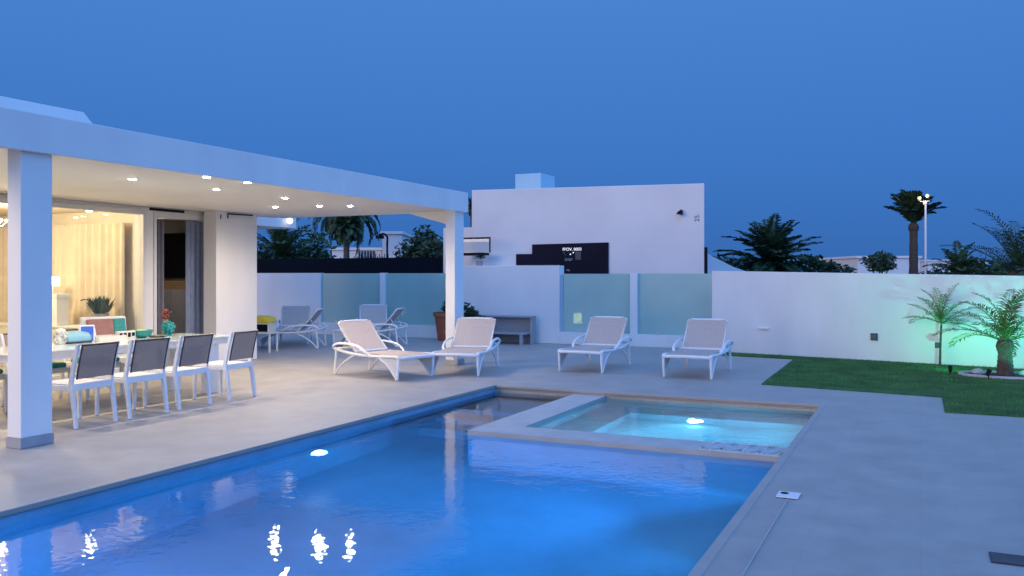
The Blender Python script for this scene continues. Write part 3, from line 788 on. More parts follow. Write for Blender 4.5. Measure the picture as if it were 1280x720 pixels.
# side table with yellow topped cooler
t_ = thing('side_table', 'small white slatted side table beside the end pillar of the house', 'side table', (-12.15,13.72,0), R(20))
m = MB()
for k in range(7): m.box(-.30,.30,-.25+k*.073,-.19+k*.073,.385,.405)
m.build('table_top', PLASTIC, t_, bevel=.003)
for sx in (-.27,.27):
    for sy in (-.21,.21): MB().box(sx-.018,sx+.018,sy-.018,sy+.018,0,.384).build('leg', PLASTIC, t_, bevel=.004)
t_ = thing('cooler_box', 'cream box with a bright yellow lid and dark window on the side table', 'cool box', (-12.15,13.72,.406), R(20))
MB().box(-.25,.25,-.19,.19,0,.20).build('body', CREAM, t_, bevel=.01)
m = MB(); m.prism([(-.27,.201),(.27,.201),(.24,.30),(.10,.33),(-.22,.33)], 'y', -.21,.21); m.build('lid', YELLOW, t_, bevel=.012)
MB().box(-.02,.22,-.195,-.1905,.02,.17).build('window_panel', DGLASS, t_)

# ------------------------------------------------------------------ boundary walls, glass screens, bench, pot
t_ = thing('boundary_wall', 'white rendered wall with two frosted glass panels behind the terrace', 'wall', (0,0,0))
BY = 18.6
def X_at(u, y):
    k = (u-640)/F_PX; return y*(k*CY-SY)/(k*SY+CY)
xa, xb, xc, xd = X_at(400,BY), X_at(475,BY), X_at(480.5,BY), X_at(556,BY)
m = MB(); m.box(-19.9, xa, BY, BY+.18, .001, 1.63); m.build('wall', WHITE, t_, bevel=.006)
m = MB(); m.box(xa+.002, -10.2, BY, BY+.18, .001, .31); m.build('base_wall', WHITE, t_, bevel=.006)
m = MB(); m.box(xb, xc, BY-.01, BY+.17, .311, 1.63); m.build('post', WHITE, t_, bevel=.004)
for (p,q) in ((xa+.003,xb-.002),(xc+.002,-10.22)):
    MB().box(p,q,BY+.07,BY+.085,.311,1.62).build('glass_panel', FROST, t_)
t_ = thing('garden_wall', 'white wall block behind the grey bench between canopy column and glass panel', 'wall', (0,0,0))
GY = 18.30
x1 = X_at(699,GY)
m = MB(); m.box(-10.19, x1, GY, GY+.30, .001, 1.79); m.build('wall', WHITE, t_, bevel=.008)
t_ = thing('glass_screen', 'white low wall carrying two tall frosted glass panels left of the garden wall', 'wall', (0,0,0))
xp0, xp1, xe = X_at(787,GY), X_at(796,GY), X_at(900,GY)
m = MB(); m.box(x1+.002, xe, GY, GY+.25, .001, .27); m.build('base_wall', WHITE, t_, bevel=.008)
m = MB(); m.box(xp0, xp1, GY+.02, GY+.22, .271, 1.62); m.build('post', WHITE, t_, bevel=.004)
m = MB(); m.box(x1+.004, x1+.06, GY+.08, GY+.16, .271, 1.58); m.build('edge_profile', mat('blue_grey_profile', (.36,.48,.60), .4), t_)
for (p,q) in ((x1+.062,xp0-.002),(xp1+.002,xe)):
    MB().box(p,q,GY+.11,GY+.126,.271,1.60).build('glass_panel', FROST, t_)
t_ = thing('lawn_wall', 'long white garden wall running behind the lawn and lit teal by the palms', 'wall', (0,0,0))
m = MB(); T = WN*-.22
L0, L1 = WALLA, WALLC
zz0, zz1 = 1.655, 1.655-.0185*13
m.add([L0+Vector((0,0,.001)), L1+Vector((0,0,.001)), L1+T+Vector((0,0,.001)), L0+T+Vector((0,0,.001)),
       L0+Vector((0,0,zz0)), L1+Vector((0,0,zz1)), L1+T+Vector((0,0,zz1)), L0+T+Vector((0,0,zz0))],
      [(3,2,1,0),(4,5,6,7),(0,1,5,4),(1,2,6,5),(2,3,7,6),(3,0,4,7)])
m.build('wall', WHITE, t_, bevel=.008)
# wall fittings
def on_wall(u, v):
    k = (u-640)/F_PX; dx, dy = k*CY-SY, k*SY+CY
    # ray (dx,dy)*d meets the wall line
    d = (WALLA.x*WN.x+WALLA.y*WN.y)/(dx*WN.x+dy*WN.y)
    return Vector((dx*d, dy*d, CAM_H-(v-V0)/F_PX*d))
wr = math.atan2(WD.y, WD.x)
p = on_wall(1093,421)
t_ = thing('wall_socket', 'small dark square wall box on the white wall left of the palms', 'socket', p+WN*.001, wr)
MB().box(-.06,.06,-.03,0,-.065,.065).build('housing', mat('dark_blue_grey', (.03,.05,.08), .4), t_, bevel=.005); MB().box(-.045,.045,-.034,-.0305,-.045,.05).build('flap', mat('dark_flap', (.06,.09,.13), .35), t_, bevel=.002)
p = on_wall(955,411)
t_ = thing('step_light', 'small unlit white ledge fitting low on the left part of the lawn wall', 'wall light', p+WN*.001, wr)
MB().box(-.11,.11,-.05,0,0,.018).build('ledge', PLASTIC, t_, bevel=.004); MB().box(-.10,.10,-.015,0,-.03,-.0005).build('back_plate', PLASTIC, t_, bevel=.002)

# bench
bx0, bx1 = X_at(560,17.75), X_at(661,17.75)
t_ = thing('bench', 'grey wooden bench with a high back panel against the white wall block', 'bench', ((bx0+bx1)/2,17.9,0))
hw = (bx1-bx0)/2
MB().box(-hw,hw,.20,.25,.02,.60).build('back_panel', GREYW, t_, bevel=.005)
MB().box(-hw-.01,hw+.01,-.02,.26,.601,.635).build('top_board', GREYW, t_, bevel=.005)
MB().box(-hw,hw-.05,-.30,.199,.23,.275).build('seat', GREYW, t_, bevel=.005)
for x in (-hw,hw-.05): MB().box(x,x+.05,0.02 if x > 0 else -.02,.198,.001,.229 if x < 0 else .6).build('side_panel', GREYW, t_, bevel=.004)
for x in (-hw+.02,hw-.17): MB().box(x,x+.07,-.29,-.23,.001,.229).build('leg', GREYW, t_, bevel=.004)

def leaf_cloud(mb, c, rx, ry, rz_, n, size, clumps=14, seedless=True):
    cs = []
    for k in range(clumps):
        while True:
            p_ = Vector((random.uniform(-1,1),random.uniform(-1,1),random.uniform(-1,1)))
            if p_.length < 1: break
        cs.append((Vector((p_.x*rx*.72,p_.y*ry*.72,p_.z*rz_*.72)), random.uniform(.28,.5)))
    for k in range(n):
        cc, cr = random.choice(cs)
        while True:
            p_ = Vector((random.uniform(-1,1),random.uniform(-1,1),random.uniform(-1,1)))
            if p_.length < 1: break
        q = Vector(c)+cc+Vector((p_.x*rx*cr,p_.y*ry*cr,p_.z*rz_*cr))
        d1 = Vector((random.gauss(0,1),random.gauss(0,1),random.gauss(0,.7))).normalized(); d2 = d1.cross(Vector((random.gauss(0,1),random.gauss(0,1),random.gauss(0,1)))).normalized()
        s = size*random.uniform(.6,1.4)
        mb.add([q-d1*s, q+d2*s*.35, q+d1*s, q-d2*s*.35], [(0,1,2,3)])
# terracotta pot with plant
x_ = X_at(555,17.95)
t_ = thing('terracotta_pot', 'tall terracotta pot with a green shrub half hidden by the far canopy column', 'planter', (x_,18.1,0))
MB().lathe([(.22,0.001),(.30,.58),(.34,.59),(.34,.68),(.29,.68),(.28,.60)], n=32).build('pot', TERRA, t_, smooth=True)
MB().lathe([(.279,.595),(.277,.62)], n=24).build('soil', SOIL, t_)
m = MB(); leaf_cloud(m, (.10,0,.83), .34,.28,.20, 420, .06); m.tube([(0,0,.6),(.05,0,.8)], .02, 6); m.build('foliage', LEAF2, t_)
x_ = X_at(592,17.95)
t_ = thing('leafy_shrub', 'dark green leafy shrub in a low grey pot right of the far canopy column', 'shrub', (X_at(590,17.3),17.3,0))
MB().lathe([(.16,0.001),(.21,.36),(.18,.36)], n=24).build('pot', mat('slate_pot', (.12,.13,.14), .6), t_, smooth=True)
m = MB(); leaf_cloud(m, (-.05,0,.70), .20,.20,.30, 380, .06); leaf_cloud(m, (.2,0,.55), .16,.16,.14, 140, .045); m.tube([(0,0,.35),(0,0,.6)], .02, 6); m.build('foliage', LEAF, t_)
# lamp behind glass
p = Vector((X_at(722,19.0),19.0,0))
t_ = thing('lantern', 'small orange glowing lantern behind the frosted glass panel', 'lantern', (p.x,p.y,0))
MB().box(-.14,.14,-.14,.14,0,.44).build('plinth', WHITE2, t_); MB().lathe([(.10,.441),(.10,.66),(.06,.68)], n=16).build('glass', ORANGE, t_, smooth=True)

# steel clamps holding the glass panels
CLAMP = mat('clamp_steel', (.5,.5,.5), .3, metal=.8)
for o_ in [o for o in COL.objects if o.name.startswith('glass_panel') and o.parent and o.parent.get('category') == 'wall']:
    cs_ = [v_.co for v_ in o_.data.vertices]; a_ = min(c.x for c in cs_); b_ = max(c.x for c in cs_); y_ = min(c.y for c in cs_)
    for x_ in (a_+.25*(b_-a_), a_+.75*(b_-a_)): MB().box(x_-.03,x_+.03,y_-.012,y_+.028,.3115 if y_ > 18.5 else .2715,.37 if y_ > 18.5 else .33).build('clamp', CLAMP, o_, bevel=.003)

# small white wall lamp behind the rear lounger
t_ = thing('wall_lamp', 'small white wall lamp on the low wall beside the taupe lounger', 'lamp', (X_at(499,BY),BY,0.62))
MB().box(-.03,.03,.04,.069,-.05,.05).build('back_plate', PLASTIC, t_); MB().ball((0,-.0,0), .05, 14, 1.3).build('globe', mat('opal_globe', (.85,.85,.85), .3, emit=(1,.95,.9), estr=.7), t_, smooth=True)
# globe hanging under rear eave
t_ = thing('globe_lamp', 'white globe lamp on the edge of the rear eave of the house', 'lamp', (-12.448,14.86,2.746))
MB().tube([(0,0,0),(.06,0,0)], .012, 6).build('stem', PLASTIC, t_); MB().ball((.10,0,0), .07, 16).build('globe', mat('lit_globe', (.9,.9,.9), .3, emit=(1,.93,.82), estr=1.6), t_, smooth=True)

# ------------------------------------------------------------------ black screen fence
def fence_pt(u, v, d): return at(u, v, d)
t_ = thing('screen_fence', 'black fabric screen fence rising behind the white boundary wall', 'fence', (0,0,0))
FY = 20.3
fx0, fx1 = -20.0, X_at(551,FY)
MB().box(fx0,fx1,FY,FY+.03,.0,2.06).build('screen', SCREENF, t_)
for k in range(7):
    x = fx0+(fx1-fx0)*k/6
    MB().tube([(x,FY+.06,0),(x,FY+.06,2.05)], .025, 8).build('post', BLACK, t_)

# ------------------------------------------------------------------ neighbour building
NY = 24.0
nx0, nx1 = -12.75, -5.43
nb = thing('villa', 'plain white two storey villa block with a stepped dark window behind the glass screens', 'building', (0,0,0))
m = MB(); pl = [(nx0,NY),(nx1,NY),(nx1-2.4,NY+7),(nx0,NY+7)]; zt4 = [4.25,4.13,4.13,4.25]
m.add([(x,y,-.05) for x,y in pl]+[(pl[k][0],pl[k][1],zt4[k]) for k in range(4)], [(3,2,1,0),(4,5,6,7),(0,1,5,4),(1,2,6,5),(2,3,7,6),(3,0,4,7)]); m.build('wall', WHITE2, nb, bevel=.02)
m = MB(); m.tube([(nx1+.03,NY+.04,-.05),(nx1+.03,NY+.04,2.35)],.05,8); m.build('drain_pipe', BLACK, nb)
hx0, hx1 = X_at(644,NY+2), X_at(676,NY+2)
m = MB(); m.box(hx0,hx1,NY+2,NY+3.2,4.0,4.93); m.build('roof_hatch', mat('lit_hatch_glass', (.34,.56,.66), .5, var=.04, emit=(.30,.62,.90), estr=.03), nb, bevel=.01)
lx0 = X_at(580,NY)
m = MB(); m.box(nx0-1.2,nx0-.002,NY+.3,NY+5,-.05,3.1); m.build('side_wing', WHITE2, nb, bevel=.02)
m = MB(); m.box(X_at(575,NY-.6),X_at(664,NY-.6),NY-.75,NY-.001,-.05,1.86); m.build('terrace_parapet', WHITE2, nb, bevel=.01)
# stepped dark window
wx0,wx1,wx2 = X_at(645,NY-.06),X_at(665,NY-.06),X_at(760,NY-.06)
def zN(v,y=NY-.06,u=700):
    k=(u-640)/F_PX; d=y/(k*SY+CY); return CAM_H-(v-V0)/F_PX*d
m = MB(); m.prism([(wx1,zN(305)),(wx2,zN(304)),(wx2,zN(345)),(X_at(700,NY-.06),zN(345)),(X_at(700,NY-.06),zN(331)),(wx0,zN(331)),(wx0,zN(317)),(wx1,zN(317))][::-1], 'y', NY-.06, NY-.002)
wn = m.build('window', mat('dark_window', (.006,.008,.022), .5, var=.3, vscale=1, spec=.08), nb)
cxw = X_at(714,NY-.07)
def lett(body, size, u, v, m_, nm='lit_sign'):
    M_ = Matrix.Translation((X_at(u,NY-.066), NY-.067, zN(v))) @ Matrix.Rotation(PI/2,4,'X')
    return text_mb(body, size, M_, .001).build(nm, m_, wn)
lett('FFOV. 0003', .125, 715, 313.5, TXT, 'lettering')
lett('" .', .10, 706, 319, TXTD, 'lettering'); lett('ZVSD"', .095, 711, 326, TXTD, 'lettering'); lett('uq', .10, 710, 338.5, TXTD, 'lettering')
m = MB()
for (u,v) in ((713,318),(716.5,316)): m.ball((X_at(u,NY-.07),NY-.07,zN(v)), .022, 8)
m.build('indicator_light', TXT, wn)
m = MB(); m.box(X_at(719,NY-.07),X_at(726,NY-.07),NY-.068,NY-.062,zN(325),zN(315)); m.build('reflection_panel', mat('blue_panel', (.02,.05,.08), .3), wn)
# lamp and house marks on the wall
t_ = thing('wall_lantern', 'small black lamp high on the right of the white villa wall', 'lamp', (X_at(852,NY),NY,zN(266,NY,852)))
MB().box(-.03,.03,-.03,0,-.05,.08).build('bracket', BLACK, t_); MB().tube([(0,-.03,.05),(0,-.14,.07),(.02,-.16,-.02)], .016, 6).build('arm', BLACK, t_); MB().lathe([(.09,-.05),(.07,-.0),(.02,.05)], (-.02,-.15,0), 12).build('shade', BLACK, t_)
M_ = Matrix.Translation((X_at(874,NY),NY-.004,zN(272,NY,874))) @ Matrix.Rotation(PI/2,4,'X') @ Matrix.Rotation(PI/2,4,'Z')
tag(text_mb('25.', .19, M_).build('house_number', INK), 'small dark upright house number at the right edge of the villa wall', 'house number')
# black framed glass balcony with a plant
bx_0, bx_1 = X_at(566,NY-.5), X_at(617,NY-.5)
t_ = thing('balcony_rail', 'black framed glass balcony box at the left end of the villa', 'balcony', (0,0,0))
z0_, z1_ = zN(316,NY-.5,600), zN(297,NY-.5,600)
m = MB()
m.box(bx_0,bx_1,NY-.74,NY-.70,z1_-.05,z1_); m.box(bx_1-.03,bx_1,NY-.74,NY-.70,z0_,z1_-.051); m.box(bx_0,bx_1-.25,NY-.75,NY-.3,z0_-.08,z0_-.001); m.box(bx_0+.45,bx_0+.48,NY-.74,NY-.70,z0_,z1_-.051)
m.build('frame', BLACK, t_); MB().box(bx_0,bx_1-.031,NY-.725,NY-.715,z0_,z1_-.051).build('glass_panel', CLEAR, t_)
t_ = thing('balcony_plant', 'small round clipped plant on the balcony of the villa', 'plant', ((bx_0+bx_1)/2+.2,NY-.45,1.861))
MB().lathe([(.09,0),(.12,.16),(.10,.16)], n=14).build('pot', PLINTH, t_); m = MB(); leaf_cloud(m, (0,0,.27), .18,.18,.15, 160, .035); m.build('foliage', LEAF, t_)

# ------------------------------------------------------------------ palms and trees
def frond(mb, base, az, el, L, droop, leaf, n=22, wid=.05, vee=.35):
    dirh = Vector((math.cos(az),math.sin(az),0)); pts = []; p = Vector(base); e_ = el; seg = 12
    for i in range(seg+1):
        pts.append(p.copy()); p = p + (dirh*math.cos(e_)+Vector((0,0,math.sin(e_))))*(L/seg); e_ -= droop/seg*(.5+1.0*i/seg)
    mb.tube(pts, [max(.004, .022*(L/2)*(1-i/(seg+1))) for i in range(seg+1)], 4, cap=False)
    side = Vector((-dirh.y,dirh.x,0))
    for k in range(n):
        f = .12+.88*k/(n-1); x = f*seg; i = min(int(x), seg-1); q = pts[i].lerp(pts[i+1], x-i); tg = (pts[i+1]-pts[i]).normalized(); up = side.cross(tg)
        ln = leaf*(math.sin(PI*(.14+.80*f))**.7)*random.uniform(.8,1.15)
        for s in (-1,1):
            d_ = (side*s*.75+tg*random.uniform(.55,.85)+up*(vee*random.uniform(.2,1.2))*(-1 if up.z < 0 else 1)).normalized()
            d2 = (d_+Vector((0,0,-.55))).normalized()
            wv = tg.cross(d_).normalized().cross(d_).normalized()*wid
            m1 = q+d_*ln*.5; m2 = m1+d2*ln*.5
            mb.add([q, m1-wv, m2, m1+wv], [(0,1,2,3)])
def palm(name, label, loc, h, tr, nf, L, leaf, el=(10,85), droop=1.2, m_=FROND, cat='palm tree', group=None, lean=(0,0), wid=.05, nl=22, bulge=1.0, trunk_m=BARK):
    t_ = thing(name, label, cat, loc, 0, group)
    pts = []; rad = []
    for i in range(15):
        f = i/14; pts.append((lean[0]*f*f, lean[1]*f*f, h*f)); rad.append(tr*(1.25-.35*f)*(1+.09*(i % 2)))
    mb = MB(); mb.tube(pts, rad, 10)
    if bulge: mb.ball((lean[0],lean[1],h), tr*1.35*bulge, 12, 1.1)
    mb.build('trunk', trunk_m, t_, smooth=True)
    mb = MB()
    for k in range(nf):
        az = k*2.399963+random.uniform(-.25,.25); f = (k+.5)/nf
        e_ = R(el[0]+(el[1]-el[0])*f+random.uniform(-9,9))
        frond(mb, (lean[0],lean[1],h+tr*.6), az, e_, L*random.uniform(.8,1.12), droop*random.uniform(.75,1.25), leaf, nl, wid)
    mb.build('crown', m_, t_)
    return t_
def gxy(u, d):
    p_ = at(u, V0, d); return (p_.x, p_.y, -.05)
palm('date_palm', 'broad dark date palm with arching fronds behind the left part of the lawn wall', gxy(964,32), 1.75, .32, 84, 2.0, .44, (-38,84), 1.0, wid=.045, nl=30)
palm('fan_palm', 'tall slender palm with upswept fronds beside the lit white lamp pole', gxy(1142,34), 3.5, .15, 34, 1.4, .42, (46,88), .9, wid=.045, nl=30, bulge=1.0)
palm('small_palm', 'small dense green palm right of the tall slender palm', gxy(1199,30), 1.55, .13, 40, 1.15, .30, (-15,84), 1.0, m_=LEAF2, wid=.03)
palm('feather_palm', 'large spiky palm cut off by the right edge of the photo', gxy(1272,24), 1.5, .2, 26, 2.1, .34, (15,88), 1.2, wid=.022, nl=24)
palm('roof_palm', 'dark palm with a round crown seen beyond the canopy above the screen fence', gxy(433,40), 3.75, .13, 44, .78, .28, (-60,85), 1.2, wid=.04)
palm('weeping_palm', 'tall palm whose drooping dead fronds hang below the canopy edge', gxy(433.4,41), 4.75, .12, 34, 2.1, .40, (-45,12), 1.7, wid=.05)
palm('hidden_palm', 'dark feathery palm top rising behind the left end of the villa roof', gxy(592,36), 4.35, .14, 20, .65, .2, (-20,85), 1.1, wid=.03)
def bush(name, label, loc, rx, ry, rz_, n, size, m_=LEAF, cat='bush', trunk=.5, group=None, lift=0):
    t_ = thing(name, label, cat, loc, 0, group)
    mb = MB(); zc_ = lift+rz_*.9
    for k in range(4):
        a = k*1.7; mb.tube([(0,0,0),(rx*.15*math.cos(a),ry*.15*math.sin(a),zc_*.5),(rx*.45*math.cos(a),ry*.45*math.sin(a),zc_)], [.07,.05,.02], 6)
    mb.build('trunk', BARK, t_, smooth=True)
    mb = MB(); leaf_cloud(mb, (0,0,zc_), rx, ry, rz_, n, size, 22); mb.build('crown', m_, t_)
    return t_
bush('round_tree', 'small round dark tree above the low white house on the horizon', gxy(1100,46), 1.05,1.0,.62, 900, .13, LEAF, 'tree', lift=1.75)
bush('hedge_bush', 'wide dark bush at the foot of the big date palm', gxy(1012,34), 2.0,1.2,.95, 1800, .14, lift=.75, group='dark bushes beyond the lawn wall')
bush('hedge_bush', 'low dark bush between the villa and the big date palm', gxy(915,36), 1.9,1.2,1.0, 1700, .14, lift=.75, group='dark bushes beyond the lawn wall')
bush('hedge_bush', 'low green bush between the small palm and the spiky palm', gxy(1232,31), 1.6,1.0,.95, 1700, .13, LEAF2, lift=.6, group='dark bushes beyond the lawn wall')
bush('hedge_bush', 'low dark bush under the tall slender palm', gxy(1168,33), 1.5,1.0,.80, 1300, .12, lift=.55, group='dark bushes beyond the lawn wall')
bush('green_tree', 'leafy green tree left of the round palm beyond the canopy', gxy(384,30), 1.15,1.0,1.15, 1500, .13, LEAF2, 'tree', lift=1.1, group='trees beyond the screen fence')
palm('feather_palm', 'green palm with upright fronds beside the house end pillar beyond the fence', gxy(351,29), 2.1, .12, 44, 1.55, .34, (0,85), .9, m_=LEAF2, wid=.03, group='trees beyond the screen fence')
bush('green_tree', 'dark tree trunk and leaves right beside the house pillar beyond the fence', gxy(324,27), .6,.6,1.2, 700, .12, LEAF, 'tree', lift=.6, group='trees beyond the screen fence')
bush('green_tree', 'dense dark tree left of the far canopy column beyond the fence', gxy(531,31), 1.25,.9,1.15, 2300, .12, LEAF, 'tree', lift=1.15, group='trees beyond the screen fence')

# distant houses
def house_block(name, label, u0, u1, d, v_top, depth=8, cat='house'):
    a, b = at(u0,V0,d), at(u1,V0,d); zt_ = CAM_H-(v_top-V0)/F_PX*d; w_ = (b-a).length
    t_ = thing(name, label, cat, ((a.x+b.x)/2,(a.y+b.y)/2,-.05), YAW)
    MB().box(-w_/2,w_/2,0,depth,0,zt_+.05).build('wall', WHITE2, t_, bevel=.02)
    MB().box(-w_/2-.1,w_/2+.1,-.1,depth+.1,zt_+.051,zt_+.20).build('roof', WHITE2, t_, bevel=.02)
    return t_, w_, zt_
t_, w_, z_ = house_block('white_house', 'low white house on the horizon under the round tree', 1072, 1150, 52, 323)
for k in range(3): MB().box(-w_/2+.6+k*1.2,-w_/2+1.2+k*1.2,-.03,-.002,.6,1.5).build('window', BLACK, t_)
t_, w_, z_ = house_block('white_house', 'white cube house beyond the fence with a black lamp at its corner', 478, 502, 44, 293)
MB().box(-.3,.3,-.03,-.002,1.0,2.0).build('window', BLACK, t_)
t_, w_, z_ = house_block('white_house', 'long low white wall house beyond the fence behind the round palm', 415, 476, 47, 313)
for k in range(6): MB().box(-w_/2+1.45+k*.16,-w_/2+1.52+k*.16,-.06,-.002,2.2,2.95).build('railing_bar', BLACK, t_)
t_, w_, z_ = house_block('white_house', 'far pale house glimpsed right of the tall palm', 1160, 1235, 70, 327)
MB().box(-.5,.5,-.03,-.002,.8,1.8).build('window', BLACK, t_)
# sloping wall between the villa and the date palm
a, b = at(884,V0,29), at(950,V0,29)
t_ = thing('sloping_wall', 'white wall sloping down from the villa towards the date palm', 'wall', (a.x,a.y,-.05), YAW)
wl = (b-a).length
m = MB(); m.prism([(0,0),(wl,0),(wl,1.55+.05),(wl*.5,1.9),(0,2.35)], 'y', 0,.25); m.build('wall', WHITE2, t_, bevel=.01)
# corner lamp by the cube house
p_ = gxy(484,42)
t_ = thing('street_lamp', 'black hooked lamp standing in front of the white cube house', 'street lamp', p_)
MB().tube([(0,0,0),(0,0,3.2)], .05, 8).build('pole', BLACK, t_); MB().tube(catmull([(0,0,3.2),(0,0,3.5),(-.2,0,3.65),(-.45,0,3.6)],4), .05, 8).build('arm', BLACK, t_); MB().box(-.6,-.25,-.12,.12,3.42,3.58).build('lamp_head', BLACK, t_, bevel=.02)
# people-like railing replaced by terrace chairs silhouettes: stacked café chairs
p_ = at(455,V0,42)
for k in range(5):
    q_ = at(446+k*9, V0, 42)
    t_ = thing('fence_panel', ['dark garden fence panel left of the street lamp, leftmost of its row','dark garden fence panel second from the left below the street lamp','dark garden fence panel in the middle of the row below the street lamp','dark garden fence panel fourth from the left below the street lamp','dark garden fence panel rightmost of its row below the street lamp'][k], 'fence', (q_.x,q_.y,-.05), YAW, 'dark fence panels before the white cube house')
    m = MB()
    for j in range(4): m.box(-.15+j*.085,-.11+j*.085,-.02,.02,0,2.55+.12*((j+k) % 2))
    m.build('pickets', BLACK, t_); MB().box(-.16,.17,.021,.05,2.1,2.2).build('rail', BLACK, t_)
# lit white lamp pole
p_ = gxy(1157,31)
t_ = thing('street_lamp', 'tall white lamp pole with warm lit heads beside the tall slender palm', 'street lamp', p_)
MB().tube([(0,0,0),(0,0,4.3)], [.05,.035], 10).build('pole', PLASTIC, t_, smooth=True)
m = MB(); m.tube([(-.18,0,4.28),(.12,0,4.28)], .02, 6); m.build('crossarm', PLASTIC, t_)
hd = mat('street_lamp_lens', (1,.9,.6), .4, emit=(1,.78,.42), estr=.25)
for (x,z) in ((-.2,4.38),(.06,4.46),(-.02,4.2)): MB().lathe([(.03,-.06),(.075,0),(.05,.07)], (x,0,z), 12).build('lamp_head', hd, t_, smooth=True)
lamp('POINT', 'street_light', Vector(p_)+Vector((-.1,-.35,4.45)), 9, (1,.78,.42), .1)
# parked cars glimpsed over the wall
def car(label, u, d, rz, col):
    t_ = thing('parked_car', label, 'car', gxy(u,d), rz, 'cars parked beyond the lawn wall')
    m = MB(); m.prism([(-2.0,.35),(2.0,.35),(2.05,.75),(1.2,.92),(.6,1.42),(-1.0,1.45),(-1.7,.98),(-2.05,.9)], 'y', -.82,.82); m.build('body', col, t_, bevel=.06, seg=3)
    m = MB(); m.prism([(1.05,.95),(.6,1.36),(-.95,1.39),(-1.5,1.0)], 'y', -.825,.825); m.build('side_windows', DGLASS, t_)
    for x in (-1.25,1.25):
        for y in (-.75,.75):
            M_ = Matrix.Translation((x,y,.32)) @ Matrix.Rotation(PI/2,4,'X'); MB().lathe([(.32,-.1),(.32,.1),(.2,.11)], n=20, M=M_).build('wheel', BLACK, t_)
    for y in (-.6,.6): MB().box(2.0,2.06,y-.15,y+.15,.65,.78).build('headlight', PLASTIC, t_, bevel=.02)
car('white car parked left of the low white house beyond the wall', 1052, 44, R(10), mat('white_car_paint', (.7,.72,.75), .3, coat=.6))
car('white car parked right of the white lamp pole beyond the wall', 1172, 42, R(35), MATS['white_car_paint'])

# ------------------------------------------------------------------ garden palms and their lamps
pb = Vector((1.17,15.15,0.016))
palm('garden_palm', 'young palm with a short thick trunk at the right, lit green from below', tuple(pb), .46, .095, 19, 1.0, .22, (18,88), 1.15, m_=FRONDL, wid=.013, nl=20, bulge=1.0)
pa = Vector((.30,16.30,0.016))
palm('slender_palm', 'thin stemmed young palm with wispy fronds by the wall, left of the thick one', tuple(pa), .72, .016, 18, .72, .17, (5,90), .9, m_=FRONDL, wid=.007, nl=22, bulge=0, lean=(.02,0))
t_ = thing('stem_lamp', 'small dark garden spotlight fixed to the thin palm stem', 'spotlight', pa+Vector((-.03,-.02,.36)))
MB().box(-.05,.03,-.05,.03,-.04,.05).build('housing', mat('dark_red_housing', (.08,.02,.02), .5), t_, bevel=.01); MB().lathe([(.022,0),(.03,-.02),(.028,-.02)], (-.055,-.02,.02), 12).build('lens', PLASTIC, t_)
# edging ring with rocks round the thick palm
t_ = thing('planting_ring', 'pale curved edging ring round the foot of the thick palm', 'edging', (pb.x,pb.y,.016))
m = MB(); m.tube([(.62*math.cos(a),.42*math.sin(a),.015) for a in [2*PI*k/40 for k in range(41)]], .028, 8, cap=False); m.build('edging', STONE, t_, smooth=True)
m = MB(); m.lathe([(.60,.0),(.60,.006),(.1,.03)], n=30, M=Matrix.Diagonal((1,.66,1,1))); m.build('soil', SOIL, t_, smooth=True)
def spot_fix(loc, to, label, e_, sz=75):
    t_ = thing('garden_spotlight', label, 'spotlight', loc)
    d_ = (Vector(to)-Vector(loc)).normalized(); q = d_.to_track_quat('Z','Y').to_matrix().to_4x4(); q = Matrix.Translation((0,0,.09)) @ q
    MB().tube([(0,0,0),(0,0,.09)], .008, 6).build('spike', BLACK, t_); MB().lathe([(.022,-.05),(.034,.03),(.034,.045),(.029,.045)], n=16, M=q).build('housing', BLACK, t_, smooth=True); MB().lathe([(.028,.030),(.01,.036)], n=14, M=q).build('lens', TEALEM, t_)
    lamp('SPOT', 'garden_light', Vector(loc)+Vector((0,0,.09))+d_*.07, e_, (.015,1,.60), .03, to, R(sz), .9)
spot_fix((.42,15.05,.016), (.42,16.76,1.45), 'small garden spotlight in the lawn between the two palms, aimed at the wall', 60, 130)
spot_fix((1.62,14.75,.016), (1.55,16.48,1.45), 'small garden spotlight right of the thick palm aimed at the wall', 60, 130)
spot_fix((.92,14.72,.016), (1.2,15.2,.8), 'small garden spotlight in front of the thick palm aimed up its trunk', 9, 90)
# rocks
for i,(x,y,s) in enumerate(((-.36,.06,.10),(-.22,.18,.07),(.26,.16,.08))):
    m = MB(); m.ball((0,0,s*.35), s, 9, .6); me_ = m.build('rock', STONE, bevel=0)
    for v_ in me_.data.vertices: v_.co += Vector((random.uniform(-1,1),random.uniform(-1,1),random.uniform(-1,1)))*s*.12
    me_.location = (pb.x+x,pb.y+y,.024)
    tag(me_, ['largest pale rock left of the thick palm trunk','small pale rock behind the larger one at the thick palm','pale rock right of the thick palm trunk'][i], 'rock', 'rocks round the thick palm')

# ------------------------------------------------------------------ world, sun, camera
w = bpy.data.worlds.new('World'); S.world = w; w.use_nodes = True
nt = w.node_tree; n = nt.nodes; l = nt.links; bg = n['Background']
SUN_EL, SUN_DIR = 7.0, Vector((-.5,-1,0)).normalized()
sky = n.new('ShaderNodeTexSky'); sky.sky_type = 'NISHITA'; sky.sun_disc = False
sky.sun_elevation = R(SUN_EL); sky.sun_rotation = math.atan2(SUN_DIR.x, SUN_DIR.y); sky.ozone_density = 6; sky.air_density = 1.0; sky.dust_density = .3
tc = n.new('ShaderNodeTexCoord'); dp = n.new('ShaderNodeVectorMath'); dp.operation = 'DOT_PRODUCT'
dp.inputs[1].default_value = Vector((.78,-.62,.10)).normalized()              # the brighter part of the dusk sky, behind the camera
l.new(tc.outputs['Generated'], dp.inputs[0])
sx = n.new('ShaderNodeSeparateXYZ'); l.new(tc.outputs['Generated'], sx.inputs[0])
cr = n.new('ShaderNodeValToRGB'); E = cr.color_ramp.elements
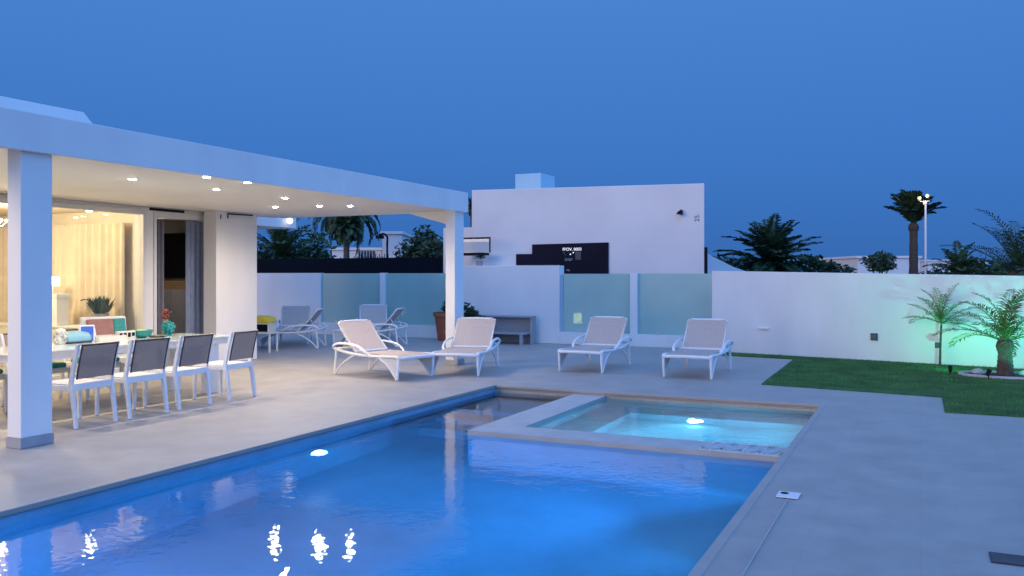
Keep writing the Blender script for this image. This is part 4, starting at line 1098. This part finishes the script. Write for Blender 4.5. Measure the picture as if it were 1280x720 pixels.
E[0].position = 0.0; E[0].color = (.033,.130,.415,1)
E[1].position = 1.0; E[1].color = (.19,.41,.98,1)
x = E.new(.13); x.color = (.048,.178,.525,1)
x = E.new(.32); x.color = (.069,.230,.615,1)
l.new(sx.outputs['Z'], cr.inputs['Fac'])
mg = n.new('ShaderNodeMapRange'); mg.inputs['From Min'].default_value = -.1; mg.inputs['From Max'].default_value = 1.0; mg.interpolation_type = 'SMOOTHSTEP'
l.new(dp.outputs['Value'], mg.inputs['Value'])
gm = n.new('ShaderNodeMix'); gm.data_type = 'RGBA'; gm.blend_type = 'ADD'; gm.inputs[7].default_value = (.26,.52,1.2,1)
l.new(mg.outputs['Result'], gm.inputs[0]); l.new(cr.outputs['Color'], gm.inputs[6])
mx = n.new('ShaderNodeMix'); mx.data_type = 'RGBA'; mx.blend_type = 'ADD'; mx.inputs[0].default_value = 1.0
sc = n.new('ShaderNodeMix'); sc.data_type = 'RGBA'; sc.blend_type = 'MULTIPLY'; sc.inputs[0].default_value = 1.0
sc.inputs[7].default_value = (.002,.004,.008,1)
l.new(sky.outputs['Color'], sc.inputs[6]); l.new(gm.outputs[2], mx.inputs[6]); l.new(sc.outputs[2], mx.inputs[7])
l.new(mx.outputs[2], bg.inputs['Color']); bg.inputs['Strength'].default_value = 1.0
sd = bpy.data.lights.new('sun', 'SUN'); sd.energy = 1.45; sd.angle = R(35); sd.color = (1,.68,.38)
so = bpy.data.objects.new('sun', sd); COL.objects.link(so)
sv = Vector((SUN_DIR.x*math.cos(R(SUN_EL)), SUN_DIR.y*math.cos(R(SUN_EL)), math.sin(R(SUN_EL))))
so.rotation_euler = (-sv).to_track_quat('-Z','Y').to_euler(); so.location = (0,-20,10)

cd = bpy.data.cameras.new('camera'); cam = bpy.data.objects.new('camera', cd); COL.objects.link(cam)
cd.sensor_width = 36; cd.lens = F_PX/1280*36; cd.clip_end = 2000; cd.clip_start = .05
cd.shift_y = -(360-V0)/1280
cam.location = (0,0,CAM_H); cam.rotation_euler = (PI/2,0,YAW)
S.camera = cam
S.view_settings.view_transform = 'Standard'; S.view_settings.look = 'None'; S.view_settings.exposure = 0; S.view_settings.gamma = 1
S.view_settings.use_curve_mapping = False
cy = S.cycles
cy.use_denoising = True
try: cy.denoiser = 'OPENIMAGEDENOISE'
except Exception: pass
cy.max_bounces = 10; cy.diffuse_bounces = 4; cy.glossy_bounces = 4; cy.transmission_bounces = 8; cy.transparent_max_bounces = 12; cy.volume_bounces = 0
cy.caustics_reflective = False; cy.caustics_refractive = False
cy.sample_clamp_indirect = 8
